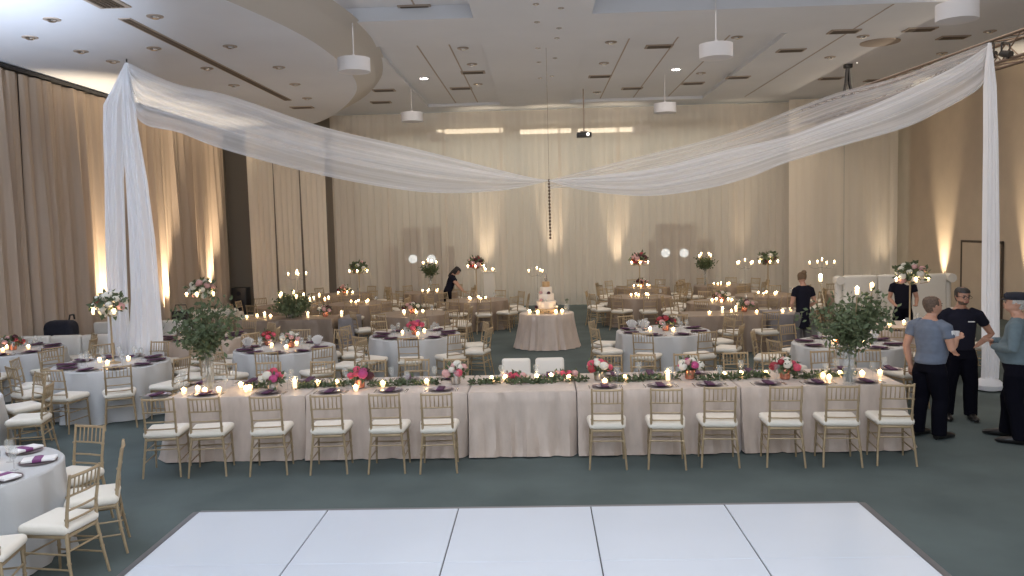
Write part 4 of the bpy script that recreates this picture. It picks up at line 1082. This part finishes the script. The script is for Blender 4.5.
        for v in e['geom']:
            if isinstance(v, bmesh.types.BMVert): v.co = Vector((v.co.x*.9, v.co.y*.9, (v.co.z-.1)*.93+.1))
        bm2 = bmesh.new(); 
        if extra: extra(bm2)
        HX(bm); HX(bm2)
        me2 = bpy.data.meshes.new('tmp'); bm2.to_mesh(me2); bm2.free(); bm.from_mesh(me2); bpy.data.meshes.remove(me2)
        return obj(name, bm, m, t)
    if haircut == 'short': hair(lambda c: c.z > .165-.0 or (c.y < .03 and c.z > .10) or (c.y < -.03 and c.z > .03), .009, hairm)
    elif haircut == 'balding': hair(lambda c: (c.z > .175 and c.y < .03) or (c.y < .02 and c.z > .09) or (c.y < -.03 and c.z > .02), .007, hairm)
    elif haircut == 'bun': hair(lambda c: c.z > .155 or (c.y < .03 and c.z > .06), .013, hairm, extra=lambda b: ball(b, (0,-.10,.20), .055, 12, 8, (1,.9,.9), .06))
    elif haircut == 'long': hair(lambda c: c.z > .155 or (c.y < .035 and c.z > -.02), .018, hairm, extra=lambda b: tube(b, [(0,-.06,.10),(0,-.085,.0),(0,-.095,-.12),(0,-.09,-.20)], [.06,(.085,.045),(.08,.035),(.04,.02)], 12))
    for s in (-1, 1):
        bm = bmesh.new(); ball(bm, (s*.029,.090,.108), .011, 8, 6, (1.2,.6,.8)); HX(bm); e = obj('eye', bm, 'eye', t)
    bm = bmesh.new(); tube(bm, [(-.024,.103,.048),(0,.111,.047),(.024,.103,.048)], .005, 6); HX(bm); obj('mouth', bm, 'lips', t)
    bm = bmesh.new()
    for s in (-1, 1): tube(bm, [(s*.014,.100,.128),(s*.045,.090,.130)], .005, 5)
    HX(bm); obj('eyebrow', bm, hairm, t)
    if beard: hair(lambda c: c.z > -.0 and c.z < .052 and c.y > .02 and not (c.z > .036 and abs(c.x) < .028 and c.z < .055), .002, 'hairg', 'beard')
    if glasses:
        bm = bmesh.new()
        for s in (-1, 1):
            c = V(s*.032,.112,.108); P = [c+V(math.cos(a)*.025,0,math.sin(a)*.019) for a in [2*PI*i/12 for i in range(13)]]; tube(bm, P, .0028, 4, False)
            tube(bm, [(s*.057,.11,.115),(s*.080,.01,.115)], .0028, 4)
        tube(bm, [(-.008,.114,.112),(.008,.114,.112)], .0028, 4); HX(bm); obj('spectacles', bm, 'black', t)
    if hat:
        bm = bmesh.new(); ellip(bm, [(0,-.005,.145,.086,.108), (0,-.002,.175,.094,.116), (0,.0,.205,.092,.112), (0,0,.225,.075,.092), (0,0,.232,.03,.04)], 22)
        v0 = [bm.verts.new(q) for q in [(-.072,.07,.150),(-.05,.115,.142),(0,.130,.140),(.05,.115,.142),(.072,.07,.150),(0,.08,.165)]]
        for i in range(4): bm.faces.new((v0[i], v0[i+1], v0[5]))
        e = bmesh.ops.extrude_face_region(bm, geom=[f for f in bm.faces if v0[5] in f.verts])
        for v in e['geom']:
            if isinstance(v, bmesh.types.BMVert): v.co.z += .012
        HX(bm); obj('flat_cap', bm, hat, t)
    if badge:
        for (c, s_, rotz, nm_) in badge:
            bm = bmesh.new(); rbox(bm, (0,0,0), s_, min(s_)*.3, 1)
            for v in bm.verts: v.co = T(Matrix.Rotation(rotz,3,'Z') @ v.co + Vector(c))
            obj(nm_, bm, 'patch', t)
    return t
DN = ((.0,0,-1))
# grey-blue shirt man, back three quarters to the camera
P1 = atz(929,437,0)
person('man in slate blue short sleeve shirt and dark trousers holding white cup', (P1.x,P1.y,0), d_(-62), 1.74,
    [((-.25,-.06,1.12),(-.22,-.02,.86),(0,.1,-1)), ((.24,.02,1.13),(.13,.25,1.22),(-.3,.9,.25))], 'shirt', 'pants', 'hairg', haircut='balding', hyaw=-.3, belly=.06, wide=1.14,
    badge=[((.262,.005,1.33),(.012,.05,.055),0.0,'sleeve_patch')], feet=((-.11,-.02),(.12,.03)))
# the white cup in his hand
hv = Matrix.Rotation(d_(-62),3,'Z') @ (Vector((.10,.335,1.235))*1.77/1.75) + Vector((P1.x,P1.y,0))
t = thing('paper_cup', 'white paper cup held by the man in slate blue shirt', 'cup', hv)
bm = bmesh.new(); lathe(bm, [(.028,-.05),(.038,.05),(.035,.05),(.026,-.045)], 16); obj('cup_body', bm, 'patch', t)
# keys on his belt
P2 = atz(959,419,0)
person('man with glasses and beard in black T-shirt, hand on hip', (P2.x,P2.y,0), d_(168), 1.77,
    [((-.37,-.10,1.12),(-.18,.02,.985),(.9,.35,-.3)), ((.23,.03,1.13),(.14,.17,.98),(-.3,.5,-.7))], 'tee', 'pants', 'hairk', skin='skin2', haircut='short', hyaw=.3, hpitch=-.12, wide=1.08, beard=True, glasses=True,
    badge=[((-.085,.128,1.31),(.075,.008,.014),0,'chest_print')], feet=((-.13,.02),(.13,.0)))
P3 = atz(1016,441,0)
person('man in dark flat cap and teal grey shirt, back to camera', (P3.x,P3.y,0), d_(52), 1.78,
    [((-.28,.0,1.13),(-.06,.20,1.12),(.9,.2,.1)), ((.28,.0,1.13),(.05,.24,1.17),(-.9,.2,.1))], 'shirt2', 'pants', 'hairw', haircut='short', hyaw=.1, belly=.06, hat='dark', sleeve='long', wide=1.18, feet=((-.13,-.03),(.13,.13)))
person('woman with blonde bun in black top and grey trousers, seen from behind', (aty(803,300,16.2).x,16.2,0), d_(8), 1.68,
    [((-.25,-.02,1.12),(-.16,.17,1.0),(.3,.8,-.3)), ((.25,-.02,1.12),(.16,.17,1.0),(-.3,.8,-.3))], 'tee', 'pants', 'hairb', sex='f', haircut='bun', sleeve='short', coat=.26, pantsm='greyp', hpitch=-.2)
person('woman in black dress leaning over a table, arm stretched out', (aty(447,280,23.6).x,23.6,0), d_(-92), 1.66,
    [((-.17,.25,1.20),(-.15,.48,1.08),(0,.9,-.4)), ((.20,.22,1.25),(.17,.46,1.12),(0,.9,-.5))], 'tee', 'pants', 'hairk', sex='f', haircut='long', lean=.38, sleeve='short', coat=.28, hpitch=-.35)
person('person in black shirt behind the white floral stand by the sofa', (aty(903,300,16.4).x,16.4,0), d_(170), 1.70,
    [((-.26,.0,1.13),(-.2,.2,1.02),(.3,.8,-.2)), ((.26,.0,1.13),(.2,.2,1.02),(-.3,.8,-.2))], 'tee', 'pants', 'hairk', haircut='short', hpitch=-.3)

# ------------------------------------------------------------------ lights
def light(name, kind_, loc, energy, col, size=.1, rot=None, target=None, spot=None, blend=.6, sy=None, spread=None):
    l = bpy.data.lights.new(name, kind_); l.energy = energy; l.color = col
    if kind_ == 'AREA':
        l.shape = 'RECTANGLE' if sy else 'DISK'; l.size = size
        if sy: l.size_y = sy
        if spread: l.spread = spread
    else: l.shadow_soft_size = size
    if kind_ == 'SPOT': l.spot_size = spot; l.spot_blend = blend
    o = bpy.data.objects.new(name, l); COL.objects.link(o); o.location = loc
    if target is not None: o.rotation_euler = (Vector(target)-Vector(loc)).to_track_quat('-Z','Y').to_euler()
    elif rot: o.rotation_euler = rot
    return o
def up_make():
    t = thing('uplight', '', 'uplight')
    bm = bmesh.new(); lathe(bm, [(.09,0), (.09,.16), (.075,.16), (.07,.10)], 16); obj('can', bm, 'black', t)
    bm = bmesh.new(); lathe(bm, [(.068,.115), (.068,.12)], 14); obj('lens', bm, 'lit', t)
    return t
uplight = Kind(up_make)
WARM = (1,.80,.56)
ups = []
def up(x, y, tx, ty, s, e=60, h=3.2, col=WARM, sp=34):
    uplight((x,y,0), 0, 'black uplight can shining up ' + s, 'uplights along the walls')
    light('uplight_beam', 'SPOT', (x,y,.2), e, col, .05, target=(tx,ty,h), spot=math.radians(sp), blend=.9)
for px, s in [(487,'the back curtain near the pedestal'), (554,'the back curtain behind the cake'), (619,'the back curtain right of the aisle'), (746,'the back curtain behind the long right tables')]:
    x = aty(px,290,27.05).x; up(x, 27.05, x, 27.5, s, 600 if px != 746 else 200, 3.6, sp=25)
for px, s in [(882,'the corner curtain, left one'), (891,'the corner curtain, right one')]:
    x = aty(px,290,26.6).x; up(x, 26.6, x, 27.0, s, 130, 3.2, sp=26)
for k in (0, 1):
    px = (932,1016)[k]; rr_ = ray(px,260); y = (XR-.35)*rr_.y/rr_.x; up(XR-.35, y, XR, y, 'the right wall, ' + ['behind the sofa','near the truss'][k], 800, 3.0)
for px, s in [(116,'the left curtains at the wide column'), (173,'the left curtains beyond the wide column'), (219,'the left curtains beside the dark gap')]:
    rr_ = ray(px,290); y = (XL+.62)*rr_.y/rr_.x; up(XL+.72, y, XL+.36, y, s, 1700, 3.0, sp=50)
COOL = (.80,.88,1.0)
# tray light over the dance floor side, then added fill and wash lamps
light('tray_light', 'AREA', (0,2.0,6.75), 470, COOL, 7, rot=(0,0,0), sy=5)
light('added_rear_fill', 'AREA', (0,-5.5,4.6), 420, (.82,.89,1.0), 12, rot=(math.radians(97),0,0), sy=3)  # added cool fill lamp behind the viewer, with no window there
light('cool_wash', 'SPOT', (-6.5,4.5,1.2), 9500, (.74,.84,1.0), .3, target=(-8.6,9.0,6.2), spot=math.radians(60), blend=1)
light('room_fill', 'AREA', (0,14,6.5), 410, (1,.89,.82), 16, rot=(0,0,0), sy=16)
light('back_wash', 'AREA', (.5,18.5,5.7), 55, (1,.86,.72), 17, rot=(math.radians(62),0,0), sy=.8, spread=math.radians(110))
light('ceiling_wash', 'AREA', (0,15,.82), 130, (1,.92,.88), 14, rot=(PI,0,0), sy=16)
light('right_wash', 'AREA', (8.3,20,6.3), 130, (1,.84,.66), 3, rot=(0,math.radians(35),0), sy=12)
light('rear_room', 'AREA', (.5,30,6.4), 260, (1.0,.97,.86), 14, rot=(0,0,0), sy=2.5)
# chairs that would stand inside a neighbouring table or chair are left out
tabs = [o for o in COL.objects if o.name.startswith('draped_round_table')]
rects = [(-8.9,-4.0,17.75,19.35), (LX[3]-.1,LX[2]+.1,17.75,19.35), (aty(686,330,16.8).x, aty(818,330,16.8).x, 16.75,18.15), (-10.5,-7.0,15.25,16.3), (edges[0]-.3, edges[-1]+.3, 9.45, 11.3)]
KEEP = []
kd = {}
for o in COL.objects:
    if o.parent: kd.setdefault(o.parent.name, []).append(o)
n_cut = 0
for o in [o for o in COL.objects if o.name.startswith('chiavari_chair')]:
    p = o.location; bad = False
    if 'head table' not in o['label'] and 'corner' not in o['label']:
        near = sorted((p.xy-t.location.xy).length for t in tabs)
        if len([d for d in near if d < 1.17]) > 1 or near[0] < 1.0 and 'corner table' not in o['label'] and 'lower left' not in o['label']: bad = True
        for a, b, c, d in rects:
            if a < p.x < b and c-.15 < p.y < d+.15 and 'long right' not in o['label']: bad = True
    if any((p.xy-q.xy).length < .37 for q in KEEP) and 'head table' not in o['label']: bad = True
    if bad:
        n_cut += 1
        for c in kd.get(o.name, []): bpy.data.objects.remove(c)
        bpy.data.objects.remove(o)
    else: KEEP.append(p.copy())
w = bpy.data.worlds.new('world'); scn.world = w; w.use_nodes = True
w.node_tree.nodes['Background'].inputs[0].default_value = (.5,.48,.46,1); w.node_tree.nodes['Background'].inputs[1].default_value = .3
vs = scn.view_settings; scn.display_settings.display_device = 'sRGB'
vs.view_transform = 'Standard'; vs.look = 'None'; vs.gamma = 1; vs.use_curve_mapping = False; vs.exposure = 0.6
scn.cycles.max_bounces = 6; scn.cycles.transparent_max_bounces = 16; scn.cycles.diffuse_bounces = 3
scn.cycles.use_denoising = True; scn.cycles.sample_clamp_indirect = 4
